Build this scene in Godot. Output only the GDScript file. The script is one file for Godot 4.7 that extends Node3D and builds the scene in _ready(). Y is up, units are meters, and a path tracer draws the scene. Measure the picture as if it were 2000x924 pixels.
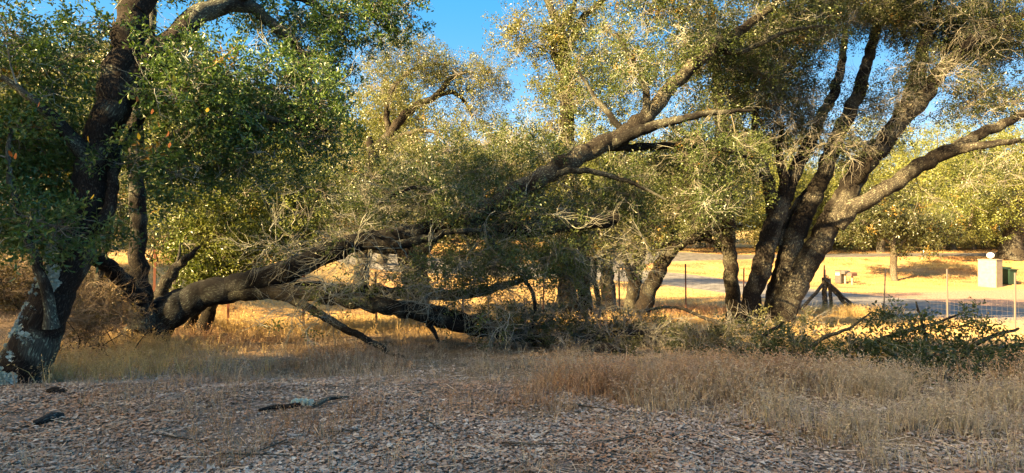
extends Node3D
# A leaning and partly fallen live oak across a dry grass clearing, a fence, a country road and a sunlit field behind.

const EYE := 1.55          # eye height above the leaf covered ground
const F := 1250.0          # focal length in the photograph's pixels (2000 wide)
var rng := RandomNumberGenerator.new()
var nz := FastNoiseLite.new()
var nzb := FastNoiseLite.new()
var M := {}
var SP := {}

# ------------------------------------------------------------------ helpers
class MB:
	var v := PackedVector3Array()
	var n := PackedVector3Array()
	var t := PackedVector2Array()
	var c := PackedColorArray()
	var ix := PackedInt32Array()
	func tri(a: Vector3, b: Vector3, d: Vector3, col: Color):
		var m := (d - a).cross(b - a).normalized()
		var k := v.size()
		v.append(a); v.append(b); v.append(d)
		n.append(m); n.append(m); n.append(m)
		t.append(Vector2(a.x, a.z)); t.append(Vector2(b.x, b.z)); t.append(Vector2(d.x, d.z))
		c.append(col); c.append(col); c.append(col)
		ix.append(k); ix.append(k + 1); ix.append(k + 2)
	func quad(a: Vector3, b: Vector3, d: Vector3, e: Vector3, col: Color):
		tri(a, b, d, col); tri(a, d, e, col)
	func box(xf: Transform3D, s: Vector3, col: Color, ch := 0.0):
		# a box with its edges chamfered by ch
		var h := s * 0.5
		var pts := []
		for sx in [-1, 1]:
			for sy in [-1, 1]:
				for sz in [-1, 1]:
					pts.append([Vector3(sx * h.x, sy * (h.y - ch), sz * (h.z - ch)), Vector3(sx * (h.x - ch), sy * h.y, sz * (h.z - ch)), Vector3(sx * (h.x - ch), sy * (h.y - ch), sz * h.z)])
		var f := func(a, b, d, e, k0, k1, k2, k3):
			var q := [pts[a][k0], pts[b][k1], pts[d][k2], pts[e][k3]]
			var mid: Vector3 = (q[0] + q[1] + q[2] + q[3]) * 0.25
			var nn: Vector3 = (q[2] - q[0]).cross(q[1] - q[0])
			if nn.length() < 1e-9: nn = (q[3] - q[0]).cross(q[1] - q[0])
			for i in 4: q[i] = xf * q[i]
			if nn.dot(mid) < 0: quad(q[0], q[3], q[2], q[1], col)
			else: quad(q[0], q[1], q[2], q[3], col)
		f.call(0, 1, 3, 2, 0, 0, 0, 0); f.call(4, 5, 7, 6, 0, 0, 0, 0)
		f.call(0, 1, 5, 4, 1, 1, 1, 1); f.call(2, 3, 7, 6, 1, 1, 1, 1)
		f.call(0, 2, 6, 4, 2, 2, 2, 2); f.call(1, 3, 7, 5, 2, 2, 2, 2)
		if ch > 0:
			for e in [[0, 1, 0, 1], [2, 3, 0, 1], [4, 5, 0, 1], [6, 7, 0, 1], [0, 2, 0, 2], [1, 3, 0, 2], [4, 6, 0, 2], [5, 7, 0, 2], [0, 4, 1, 2], [1, 5, 1, 2], [2, 6, 1, 2], [3, 7, 1, 2]]:
				f.call(e[0], e[1], e[1], e[0], e[2], e[2], e[3], e[3])
			for i in 8:
				var q := [pts[i][0], pts[i][1], pts[i][2]]
				var nn: Vector3 = (q[2] - q[0]).cross(q[1] - q[0])
				if nn.dot(q[0]) < 0: tri(xf * q[0], xf * q[2], xf * q[1], col)
				else: tri(xf * q[0], xf * q[1], xf * q[2], col)
	# pts / rad along the axis; noise gives knobbly bark; dark/pale are the two bark colours, pale in patches by amount
	func tube(pts: PackedVector3Array, rad: PackedFloat32Array, sides: int, dark: Color, pale: Color, amount: float, ns: FastNoiseLite, bump: float, cap := true, vtile := 0.6):
		var m := pts.size()
		if m < 2: return
		var T := (pts[1] - pts[0]).normalized()
		var U := T.cross(Vector3.UP if absf(T.y) < 0.9 else Vector3.RIGHT).normalized()
		var rmax := 0.0
		for r in rad: rmax = maxf(rmax, r)
		var rep := maxf(1.0, round(TAU * rmax / vtile))
		var run := 0.0
		var first := v.size()
		for i in m:
			if i > 0: run += pts[i].distance_to(pts[i - 1])
			var T2 := (pts[mini(i + 1, m - 1)] - pts[maxi(i - 1, 0)]).normalized()
			U = (U - T2 * U.dot(T2)).normalized()
			var W := T2.cross(U)
			for k in sides + 1:
				var a := TAU * (k % sides) / sides
				var dir := U * cos(a) + W * sin(a)
				var r := rad[i]
				var p := pts[i] + dir * r
				var col := dark
				if bump > 0.0:
					var q := pts[i] + dir * minf(r, 0.4)
					var h := ns.get_noise_3dv(q * 14.0) * 0.4 + ns.get_noise_3dv(q * 4.0) * 0.6
					p += dir * r * h * bump
				if amount > 0.0:
					var g := ns.get_noise_3dv(p * 9.0 + Vector3(31, 7, 5)) + 0.6 * ns.get_noise_3dv(p * 31.0)
					col = dark.lerp(pale, smoothstep(0.55 - amount, 0.85 - amount, g + 0.25))
				v.append(p); n.append(dir); c.append(col)
				t.append(Vector2(rep * k / sides, run / vtile))
		for i in m - 1:
			for k in sides:
				var a := first + i * (sides + 1) + k
				var b := a + sides + 1
				ix.append(a); ix.append(b); ix.append(a + 1)
				ix.append(a + 1); ix.append(b); ix.append(b + 1)
		if bump > 0.0:    # normals from the displaced surface
			for i in m:
				for k in sides + 1:
					var o := first + i * (sides + 1)
					var p1 := v[o + (k + 1) % sides] - v[o + (k - 1 + sides) % sides]
					var o1 := first + mini(i + 1, m - 1) * (sides + 1) + k
					var o0 := first + maxi(i - 1, 0) * (sides + 1) + k
					n[o + k] = p1.cross(v[o1] - v[o0]).normalized()
		if cap:
			for e in [0, m - 1]:
				if rad[e] < 0.012: continue
				var o: int = first + e * (sides + 1)
				var mid := v.size()
				v.append(pts[e]); var nn := (pts[e] - pts[1 if e == 0 else m - 2]).normalized()
				n.append(nn); c.append(Color(0.16, 0.11, 0.07)); t.append(Vector2(0, 0))
				for k in sides + 1:
					v.append(v[o + k]); n.append(nn); c.append(Color(0.13, 0.09, 0.06)); t.append(Vector2(cos(k) * 0.2, sin(k) * 0.2))
				for k in sides:
					if e == 0: ix.append(mid); ix.append(mid + 1 + k); ix.append(mid + 2 + k)
					else: ix.append(mid); ix.append(mid + 2 + k); ix.append(mid + 1 + k)
	func mesh(off := Vector3.ZERO) -> ArrayMesh:
		var a := []
		a.resize(Mesh.ARRAY_MAX)
		var w := v
		if off != Vector3.ZERO:
			w = Transform3D(Basis(), -off) * v
		a[Mesh.ARRAY_VERTEX] = w; a[Mesh.ARRAY_NORMAL] = n; a[Mesh.ARRAY_TEX_UV] = t; a[Mesh.ARRAY_COLOR] = c; a[Mesh.ARRAY_INDEX] = ix
		var am := ArrayMesh.new()
		am.add_surface_from_arrays(Mesh.PRIMITIVE_TRIANGLES, a)
		return am

func free_name(parent: Node, called: String) -> String:
	if not parent.has_node(NodePath(called)): return called
	var key := "n_" + called
	var i: int = parent.get_meta(key, 0) + 1
	while parent.has_node(NodePath("%s_%03d" % [called, i])): i += 1
	parent.set_meta(key, i)
	return "%s_%03d" % [called, i]

func put(o: Node3D, called: String, parent: Node = self) -> Node3D:
	o.name = free_name(parent, called)
	parent.add_child(o, true)
	return o

func obj(called: String, mesh: Mesh, mat: Material, parent: Node = self) -> MeshInstance3D:
	var o := MeshInstance3D.new()
	o.mesh = mesh; o.material_override = mat
	put(o, called, parent)
	return o

func thing(called: String, label: String, category: String, at := Vector3.ZERO, group := "") -> Node3D:
	var o := Node3D.new()
	put(o, called)
	o.position = at
	return tag(o, label, category, group)

func tag(o: Node3D, label: String, category: String, group := "") -> Node3D:
	o.set_meta("label", label); o.set_meta("category", category)
	if group != "": o.set_meta("group", group)
	return o

func stuff(o: Node3D) -> Node3D:
	o.set_meta("kind", "stuff")
	return o

func scatter(called: String, mesh: Mesh, mat: Material, xf: Array, cols: PackedColorArray, parent: Node = self) -> MultiMeshInstance3D:
	var mm := MultiMesh.new()
	mm.transform_format = MultiMesh.TRANSFORM_3D
	mm.use_colors = true
	mm.mesh = mesh
	mm.instance_count = xf.size()
	for i in xf.size():
		mm.set_instance_transform(i, xf[i]); mm.set_instance_color(i, cols[i])
	var o := MultiMeshInstance3D.new()
	o.multimesh = mm; o.material_override = mat
	put(o, called, parent)
	stuff(o)
	return o

func q(u: float, v: float, d: float, w := 0.0) -> Vector4:   # a place d metres ahead, and a radius from a width there
	return Vector4((u - 1000.0) / F * d, EYE - (v - 462.0) / F * d, -d, w * 0.5 / F * d)
func p3(u: float, v: float, d: float) -> Vector3:
	var a := q(u, v, d)
	return Vector3(a.x, a.y, a.z)
func on_ground(u: float, v: float) -> Vector3:               # where that sight line meets the ground
	var d := 3.0
	while d < 140.0:
		var p := p3(u, v, d)
		if p.y <= height(p.x, p.z): return Vector3(p.x, height(p.x, p.z), p.z)
		d += 0.05 + d * 0.002
	return p3(u, v, 140.0)
func foot(u: float, d: float) -> Vector3:
	var x := (u - 1000.0) / F * d
	return Vector3(x, height(x, -d), -d)
func R(a: float, b: float) -> float: return rng.randf_range(a, b)
func ball() -> Vector3:
	while true:
		var p := Vector3(R(-1, 1), R(-1, 1), R(-1, 1))
		if p.length_squared() <= 1.0: return p
	return Vector3.ZERO
func frame_y(y: Vector3, spin: float) -> Basis:
	y = y.normalized()
	var x := y.cross(Vector3.FORWARD if absf(y.z) < 0.9 else Vector3.RIGHT).normalized()
	return Basis(x, y, x.cross(y)).rotated(y, spin)

# ------------------------------------------------------------------ the lie of the land
var KD := PackedFloat32Array([-60, 0, 6.6, 8.2, 10, 12, 14, 16.5, 20, 24, 30, 38, 43, 50, 60, 75, 110, 160, 3000])
var KH := PackedFloat32Array([0.2, 0, 0, -0.22, -0.38, -0.46, -0.7, -0.8, -0.95, -1.14, -1.34, -1.5, -1.22, -0.15, 0.15, 0.3, 1.5, 3.0, 6.0])
func height(x: float, z: float) -> float:
	var d := -z
	var i := 0
	while i < KD.size() - 2 and d > KD[i + 1]: i += 1
	var s := clampf((d - KD[i]) / (KD[i + 1] - KD[i]), 0, 1)
	var h := lerpf(KH[i], KH[i + 1], s)
	var far := smoothstep(17.0, 38.0, d)
	var left := smoothstep(20.0, 9.0, x) * 0.55 + smoothstep(9.0, -6.0, x) * 0.35 + smoothstep(-5.0, -24.0, x) * 1.9 + smoothstep(-22.0, -60.0, x) * 6.0
	h += far * left
	h += smoothstep(-5.5, -12.0, x) * smoothstep(8.5, 15.0, d) * (1.0 - smoothstep(24.0, 36.0, d) * 0.7) * 1.3
	if d < 26.0: h += 0.05 * nzb.get_noise_2d(x * 3.0, z * 3.0) * smoothstep(26.0, 20.0, d) + 0.02 * nzb.get_noise_2d(x * 14.0, z * 14.0) * smoothstep(20.0, 14.0, d)
	return h

func road_line() -> Array:
	return [Vector2(40, 6), Vector2(25, -3), Vector2(19.8, -12), Vector2(15.6, -20.5), Vector2(13.7, -29), Vector2(9, -37.5), Vector2(0, -40.5), Vector2(-10, -41.5), Vector2(-20, -43), Vector2(-32, -48), Vector2(-48, -56)]
func near_line(line: Array, x: float, z: float) -> float:
	var best := 1e9
	for i in line.size() - 1:
		best = minf(best, Geometry2D.get_closest_point_to_segment(Vector2(x, z), line[i], line[i + 1]).distance_to(Vector2(x, z)))
	return best
func litter_edge(x: float) -> float:     # how far ahead the bare leaf litter reaches
	return lerpf(6.95, 4.75, smoothstep(-1.5, 2.6, x)) - 0.75 * smoothstep(1.8, 3.4, x)

# ------------------------------------------------------------------ trees
class Tr:
	var root: Node3D
	var at: Vector3
	var np := PackedVector3Array()
	var nr := PackedFloat32Array()
	var targets := []
	var wood := MB.new()
	var xf := {}
	var cols := {}
	var style := {}

func tree(called: String, label: String, category: String, at: Vector3, style := {}, group := "") -> Tr:
	var t := Tr.new()
	t.at = at
	t.root = thing(called, label, category, at, group)
	t.style = {"dark": Color(0.13, 0.105, 0.085), "pale": Color(0.34, 0.345, 0.29), "lichen": 0.3, "bump": 0.15, "twig": Color(0.14, 0.12, 0.095), "leaf": Color(0.055, 0.078, 0.025), "leaf2": Color(0.085, 0.1, 0.03), "odd": 0.01}
	t.style.merge(style, true)
	return t

func spline(pts: Array, step: float) -> Array:
	var op := PackedVector3Array()
	var orr := PackedFloat32Array()
	for i in pts.size() - 1:
		var a: Vector4 = pts[maxi(i - 1, 0)]; var b: Vector4 = pts[i]; var c: Vector4 = pts[i + 1]; var e: Vector4 = pts[mini(i + 2, pts.size() - 1)]
		var len := Vector3(b.x, b.y, b.z).distance_to(Vector3(c.x, c.y, c.z))
		var k := maxi(2, ceili(len / step))
		for j in k + (1 if i == pts.size() - 2 else 0):
			var s := float(j) / k
			var w := 0.5 * ((2.0 * b) + (c - a) * s + (2.0 * a - 5.0 * b + 4.0 * c - e) * s * s + (3.0 * b - a - 3.0 * c + e) * s * s * s)
			op.append(Vector3(w.x, w.y, w.z)); orr.append(maxf(0.004, w.w))
	return [op, orr]

func limb(t: Tr, called: String, pts: Array, step := 0.1, nodes := true, amount := -1.0, parent: Node = null) -> MeshInstance3D:
	var s := spline(pts, step)
	var P: PackedVector3Array = s[0]; var Q: PackedFloat32Array = s[1]
	var run := 0.0
	for i in P.size():
		if i > 0: run += P[i].distance_to(P[i - 1])
		var wob := Vector3(nz.get_noise_2d(run * 30.0, P[0].x * 50), nz.get_noise_2d(run * 30.0, 90.0 + P[0].x * 50), nz.get_noise_2d(run * 30.0, 200.0 + P[0].x * 50))
		P[i] += wob * minf(0.06, 0.015 + Q[i] * 0.3) * smoothstep(0, 0.6, run)
	var mb := MB.new()
	mb.tube(P, Q, clampi(int(Q[0] * 60) + 6, 7, 22), t.style.dark, t.style.pale, t.style.lichen if amount < 0 else amount, nz, t.style.bump)
	if nodes:
		var last := P[0]
		for i in P.size():
			if i == 0 or P[i].distance_to(last) > 0.18:
				t.np.append(P[i]); t.nr.append(Q[i]); last = P[i]
	return obj(called, mb.mesh(t.at), M.bark, parent if parent else t.root)

func blob(t: Tr, u: float, v: float, d: float, ru: float, rv: float, rd: float, n: int):
	var c := p3(u, v, d)
	var e := Vector3(ru / F * d, rv / F * d, rd)
	blob3(t, c, e, n)
func blob3(t: Tr, c: Vector3, e: Vector3, n: int):
	var got := 0
	var tries := 0
	while got < n and tries < n * 6:
		tries += 1
		var b := ball()
		var p := c + b * e
		if nz.get_noise_3dv(p * 6.0) < -0.12 and tries < n * 5: continue
		t.targets.append(p); got += 1

# every branchlet starts from the nearest wood there is, those nearest the limbs first
func grow(t: Tr, per: int, spread: float, kind := "near", bare := 0.0, droop := 0.0, fine := true, step := 0.32):
	var order := []
	for p in t.targets:
		var best := 1e9
		for i in range(0, t.np.size(), 2): best = minf(best, t.np[i].distance_squared_to(p))
		order.append([best, p])
	order.sort_custom(func(a, b): return a[0] < b[0])
	for o in order:
		var p: Vector3 = o[1]
		var best := 1e9
		var bi := 0
		for i in t.np.size():
			var dd := t.np[i].distance_squared_to(p)
			if dd < best: best = dd; bi = i
		var a := t.np[bi]
		var len := sqrt(best)
		var k := maxi(2, ceili(len / step))
		var side := ball() * len * 0.22 + Vector3(0, len * 0.12, 0)
		var r0: float = minf(t.nr[bi] * 0.8, (0.006 + 0.013 * len) * t.style.get("tw", 1.0))
		var P := PackedVector3Array(); var Q := PackedFloat32Array()
		for j in k + 1:
			var s := float(j) / k
			P.append(a.lerp(p, s) + side * 4.0 * s * (1.0 - s) * 0.5 + (ball() * 0.035 * minf(1.0, len) if j > 0 and j < k else Vector3.ZERO)); Q.append(lerpf(r0, 0.005, s))
			if j > 0:
				t.np.append(P[j]); t.nr.append(Q[j])
		t.wood.tube(P, Q, 5 if r0 > 0.015 else 4, t.style.twig, t.style.pale, t.style.lichen * 0.8, nz, 0.0, false)
		for s in per:
			var off := ball() * spread
			off.y = off.y * 0.75 - droop * absf(off.x) * 0.6
			var sp := p + off
			var y := (off.normalized() * 0.8 + ball() * 0.7 + Vector3(0, 0.25 - droop, 0)).normalized()
			if fine:
				var st := P[k - 1].lerp(p, R(0.2, 1.0))
				var md := st.lerp(sp, 0.5) + ball() * 0.06
				t.wood.tube(PackedVector3Array([st, md, sp]), PackedFloat32Array([0.0045, 0.0035, 0.0025]), 3, t.style.twig, t.style.pale, t.style.lichen * 0.8, nz, 0.0, false)
			var kd := kind + str(rng.randi_range(0, 2))
			var tint: Color
			if rng.randf() < bare:
				kd = "bare" + str(rng.randi_range(0, 1))
				tint = t.style.twig.lerp(t.style.pale, R(0.2, 1.0)) * R(0.8, 1.15)
			else:
				tint = t.style.leaf.lerp(t.style.leaf2, clampf(0.5 + nz.get_noise_3dv(p * 5.0) * 1.1 + R(-0.35, 0.35), 0, 1)) * R(0.8, 1.2)
				if rng.randf() < t.style.odd: tint = Color(0.26, 0.17, 0.04)
			tint.a = 1.0
			if not t.xf.has(kd): t.xf[kd] = []; t.cols[kd] = PackedColorArray()
			t.xf[kd].append(Transform3D(frame_y(y, R(0, TAU)).scaled(Vector3.ONE * R(0.75, 1.25) * (t.style.get("bs", 1.0) if kd.begins_with("bare") else 1.0)), sp - t.at))
			t.cols[kd].append(tint)
	t.targets.clear()

func done(t: Tr):
	if t.wood.v.size() > 0: stuff(obj("branches", t.wood.mesh(t.at), M.twig, t.root))
	for kd in t.xf:
		scatter("bare_twigs" if kd.begins_with("bare") else "foliage", SP[kd], M.twig if kd.begins_with("bare") else M.leaf, t.xf[kd], t.cols[kd], t.root)

# a whole oak from a few numbers, for those farther off
func plain_oak(called: String, label: String, at: Vector3, tall: float, wide: float, n: int, per: int, spread: float, kind: String, style := {}, group := "", lowest := 0.3, trunk_r := 0.0) -> Tr:
	var t := tree(called, label, "tree", at, style, group)
	var r := trunk_r if trunk_r > 0 else tall * 0.028
	var lean := Vector3(R(-0.12, 0.12), 0, R(-0.12, 0.12)) * tall
	var a := at - Vector3(0, 0.15, 0)
	var fork := at + lean * 0.5 + Vector3(0, tall * lowest, 0)
	limb(t, "trunk", [v4(a, r * 1.5), v4(a.lerp(fork, 0.12), r * 1.08), v4(a.lerp(fork, 0.6) + ball() * r, r * 0.95), v4(fork, r * 0.85)], 0.3)
	var nl := 5
	var ph := R(0, TAU)
	for i in nl:
		var an := ph + TAU * i / nl + R(-0.4, 0.4)
		var out := Vector3(cos(an), 0, sin(an)) * wide * R(0.35, 0.62)
		var top := fork + out + Vector3(0, (tall * (1.0 - lowest)) * R(0.35, 0.75), 0)
		if i == 0: top = fork + lean * 0.4 + Vector3(0, tall * (1.0 - lowest) * 0.8, 0)
		limb(t, "limb", [v4(fork - Vector3(0, r, 0), r * 0.6), v4(fork.lerp(top, 0.4) + ball() * wide * 0.06, r * 0.42), v4(fork.lerp(top, 0.75) + ball() * wide * 0.08, r * 0.25), v4(top, r * 0.1)], 0.35)
		blob3(t, top + Vector3(0, -tall * 0.03, 0), Vector3(wide * 0.36, tall * 0.2, wide * 0.36) * R(0.8, 1.2), n / (nl + 3))
	for i in 3:
		var an := R(0, TAU)
		blob3(t, fork + Vector3(cos(an) * wide * 0.5, tall * R(0.02, 0.3), sin(an) * wide * 0.5), Vector3(wide * 0.3, tall * 0.14, wide * 0.3), n / (nl + 3))
	grow(t, per, spread, kind, 0.0, 0.15, false, 0.8)
	return t
func v4(p: Vector3, r: float) -> Vector4: return Vector4(p.x, p.y, p.z, r)

# ------------------------------------------------------------------ small meshes that repeat
func leaf(mb: MB, p: Vector3, dir: Vector3, nrm: Vector3, l: float, w: float, col: Color, four: bool):
	var s := dir.cross(nrm).normalized()
	var tip := p + dir * l - nrm * l * 0.14
	if four:
		var l1 := p + dir * l * 0.32 + s * w * 0.45 + nrm * w * 0.2
		var l2 := p + dir * l * 0.7 + s * w * 0.4 + nrm * w * 0.14
		var r1 := p + dir * l * 0.3 - s * w * 0.45 + nrm * w * 0.2
		var r2 := p + dir * l * 0.72 - s * w * 0.4 + nrm * w * 0.14
		mb.tri(p, l1, l2, col); mb.tri(p, l2, tip, col); mb.tri(p, tip, r2, col); mb.tri(p, r2, r1, col)
	else:
		mb.tri(p, p + dir * l * 0.5 + s * w * 0.5 + nrm * w * 0.2, tip, col)
		mb.tri(p, tip, p + dir * l * 0.5 - s * w * 0.5 + nrm * w * 0.2, col)

func make_spray(len: float, n: int, l: float, four: bool, seed: int, shoots: int, wide := 0.55) -> ArrayMesh:
	rng.seed = seed
	var mb := MB.new()
	var br := Color(1.6, 1.2, 1.6)
	var axes := [[Vector3.ZERO, Vector3(0, len, 0) + ball() * len * 0.2]]
	for i in shoots:
		var s := R(0.15, 0.7)
		var b := Vector3(0, len * s, 0)
		var an := i * 2.4 + R(-0.5, 0.5)
		axes.append([b, b + Vector3(cos(an) * wide, R(0.15, 0.6), sin(an) * wide) * len * R(0.5, 0.95)])
	for ax in axes:
		var a: Vector3 = ax[0]; var b: Vector3 = ax[1]
		if four: mb.tube(PackedVector3Array([a, a.lerp(b, 0.5) + ball() * 0.012, b]), PackedFloat32Array([0.0026, 0.002, 0.0012]), 3, br, br, 0.0, nz, 0.0, false)
		var k := ceili(float(n) / axes.size())
		var ad := (b - a).normalized()
		for i in k:
			var s := (i + R(0.2, 1.0)) / k
			var an := i * 2.4 + R(-0.6, 0.6)
			var bas := frame_y(ad, an)
			var dir := (bas.x * R(0.6, 1.1) + ad * R(0.2, 0.9)).normalized()
			var nrm := (ad * 0.8 + ball() * 0.7 + Vector3(0, 0.3, 0))
			nrm = (nrm - dir * nrm.dot(dir)).normalized()
			var g := R(0.72, 1.25)
			leaf(mb, a.lerp(b, s) + bas.x * 0.004, dir, nrm, l * R(0.65, 1.2), l * R(0.42, 0.6), Color(g * R(0.95, 1.1), g, g * R(0.85, 1.1)), four)
	return mb.mesh()

func make_bare(len: float, n: int, seed: int, thick: float) -> ArrayMesh:
	rng.seed = seed
	var mb := MB.new()
	var tips := [[Vector3.ZERO, Vector3(0, 1, 0), thick]]
	for i in n:
		var s: Array = tips[mini(i, rng.randi_range(0, tips.size() - 1))]
		var p: Vector3 = s[0]
		var dir: Vector3 = (s[1] + ball() * 0.9).normalized()
		var w: float = s[2]
		var P := PackedVector3Array([p]); var Q := PackedFloat32Array([w])
		for j in 4:
			dir = (dir + ball() * 0.45).normalized()
			p += dir * len * R(0.1, 0.2)
			w *= 0.82
			P.append(p); Q.append(w)
			if j > 0: tips.append([p, (dir + ball()).normalized(), w])
		var g := R(0.8, 1.2)
		mb.tube(P, Q, 3, Color(g, g, g), Color(g, g, g), 0.0, nz, 0.0, false)
	return mb.mesh()

func make_tuft(seed: int, n: int, tall: float, w: float, spread: float, heads: float) -> ArrayMesh:
	rng.seed = seed
	var mb := MB.new()
	for i in n:
		var an := R(0, TAU)
		var out := Vector3(cos(an), 0, sin(an))
		var p := out * R(0, spread) * 0.4
		var h := tall * R(0.4, 1.0)
		var lean := out * h * R(0.05, 0.7) + Vector3(R(-1, 1), 0, R(-1, 1)) * h * 0.1
		var sd := Vector3(-sin(an), 0, cos(an)).rotated(Vector3.UP, R(-1, 1)) * w * R(0.7, 1.2)
		var g := R(0.45, 1.4)
		var col := Color(g, g * R(0.9, 1.04), g * R(0.8, 1.1))
		var m1 := p + Vector3(0, h * 0.55, 0) + lean * 0.3
		var m2 := p + Vector3(0, h * R(0.85, 1.0), 0) + lean
		mb.quad(p - sd, m1 - sd * 0.8, m1 + sd * 0.8, p + sd, col)
		mb.tri(m1 - sd * 0.8, m2, m1 + sd * 0.8, col)
		if rng.randf() < heads:
			var dn := (m2 - m1).normalized()
			var hp := m2
			for j in 3:
				var o := (ball() * 0.8 + Vector3(0, -0.2, 0)).normalized()
				leaf(mb, hp - dn * j * 0.02, (dn * 0.5 + o).normalized(), Vector3(R(-1, 1), R(0, 1), R(-1, 1)).normalized(), R(0.022, 0.036), 0.009, col * 1.35, false)
	return mb.mesh()

func make_dead_leaf(seed: int, l: float) -> ArrayMesh:
	rng.seed = seed
	var mb := MB.new()
	var w := l * R(0.5, 0.72)
	var curl := R(-0.9, 1.0)
	var cup := R(0.0, 0.4)
	var n := 4
	var rows := []
	for i in n + 1:
		var s := float(i) / n
		var half := w * 0.5 * pow(sin(PI * clampf(s * 0.94 + 0.03, 0, 1)), 0.7) * (1.0 + R(-0.12, 0.12))
		var y := curl * l * 0.35 * (s - 0.5) * (s - 0.5) * 2.0
		var tw := R(-0.1, 0.1)
		rows.append([Vector3(-half, y + cup * half + tw * half, (s - 0.5) * l), Vector3(0, y, (s - 0.5) * l), Vector3(half, y + cup * half - tw * half, (s - 0.5) * l)])
	for i in n:
		for k in 2:
			var g := R(0.9, 1.1)
			mb.quad(rows[i][k], rows[i + 1][k], rows[i + 1][k + 1], rows[i][k + 1], Color(g, g, g))
	return mb.mesh()

# ------------------------------------------------------------------ materials
func noise_img(w: int, h: int, freq: float, type := FastNoiseLite.TYPE_SIMPLEX_SMOOTH, oct := 4, seed := 1, cell := false) -> Image:
	var f := FastNoiseLite.new()
	f.seed = seed; f.frequency = freq; f.noise_type = type
	f.fractal_octaves = oct
	if cell: f.cellular_return_type = FastNoiseLite.RETURN_DISTANCE
	var im := f.get_seamless_image(w, h)
	im.convert(Image.FORMAT_L8)
	return im

func mix_img(size: int, fn: Callable, imgs: Array) -> Image:
	var data := []
	for im in imgs:
		if im.get_width() != size or im.get_height() != size: im.resize(size, size, Image.INTERPOLATE_CUBIC)
		data.append(im.get_data())
	var out := PackedByteArray()
	out.resize(size * size * 3)
	for i in size * size:
		var a := PackedFloat32Array()
		for d in data: a.append(d[i] / 255.0)
		var c: Color = fn.call(a)
		out[i * 3] = clampi(int(c.r * 255), 0, 255); out[i * 3 + 1] = clampi(int(c.g * 255), 0, 255); out[i * 3 + 2] = clampi(int(c.b * 255), 0, 255)
	return Image.create_from_data(size, size, false, Image.FORMAT_RGB8, out)

func bump_of(im: Image, k: float) -> ImageTexture:
	var b: Image = im.duplicate()
	b.convert(Image.FORMAT_RGBA8)
	b.bump_map_to_normal_map(k)
	return ImageTexture.create_from_image(b)

func std(rough: float, col := Color.WHITE) -> StandardMaterial3D:
	var m := StandardMaterial3D.new()
	m.albedo_color = col; m.roughness = rough; m.vertex_color_use_as_albedo = true
	m.metallic_specular = 0.3
	m.cull_mode = BaseMaterial3D.CULL_DISABLED
	return m

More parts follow.
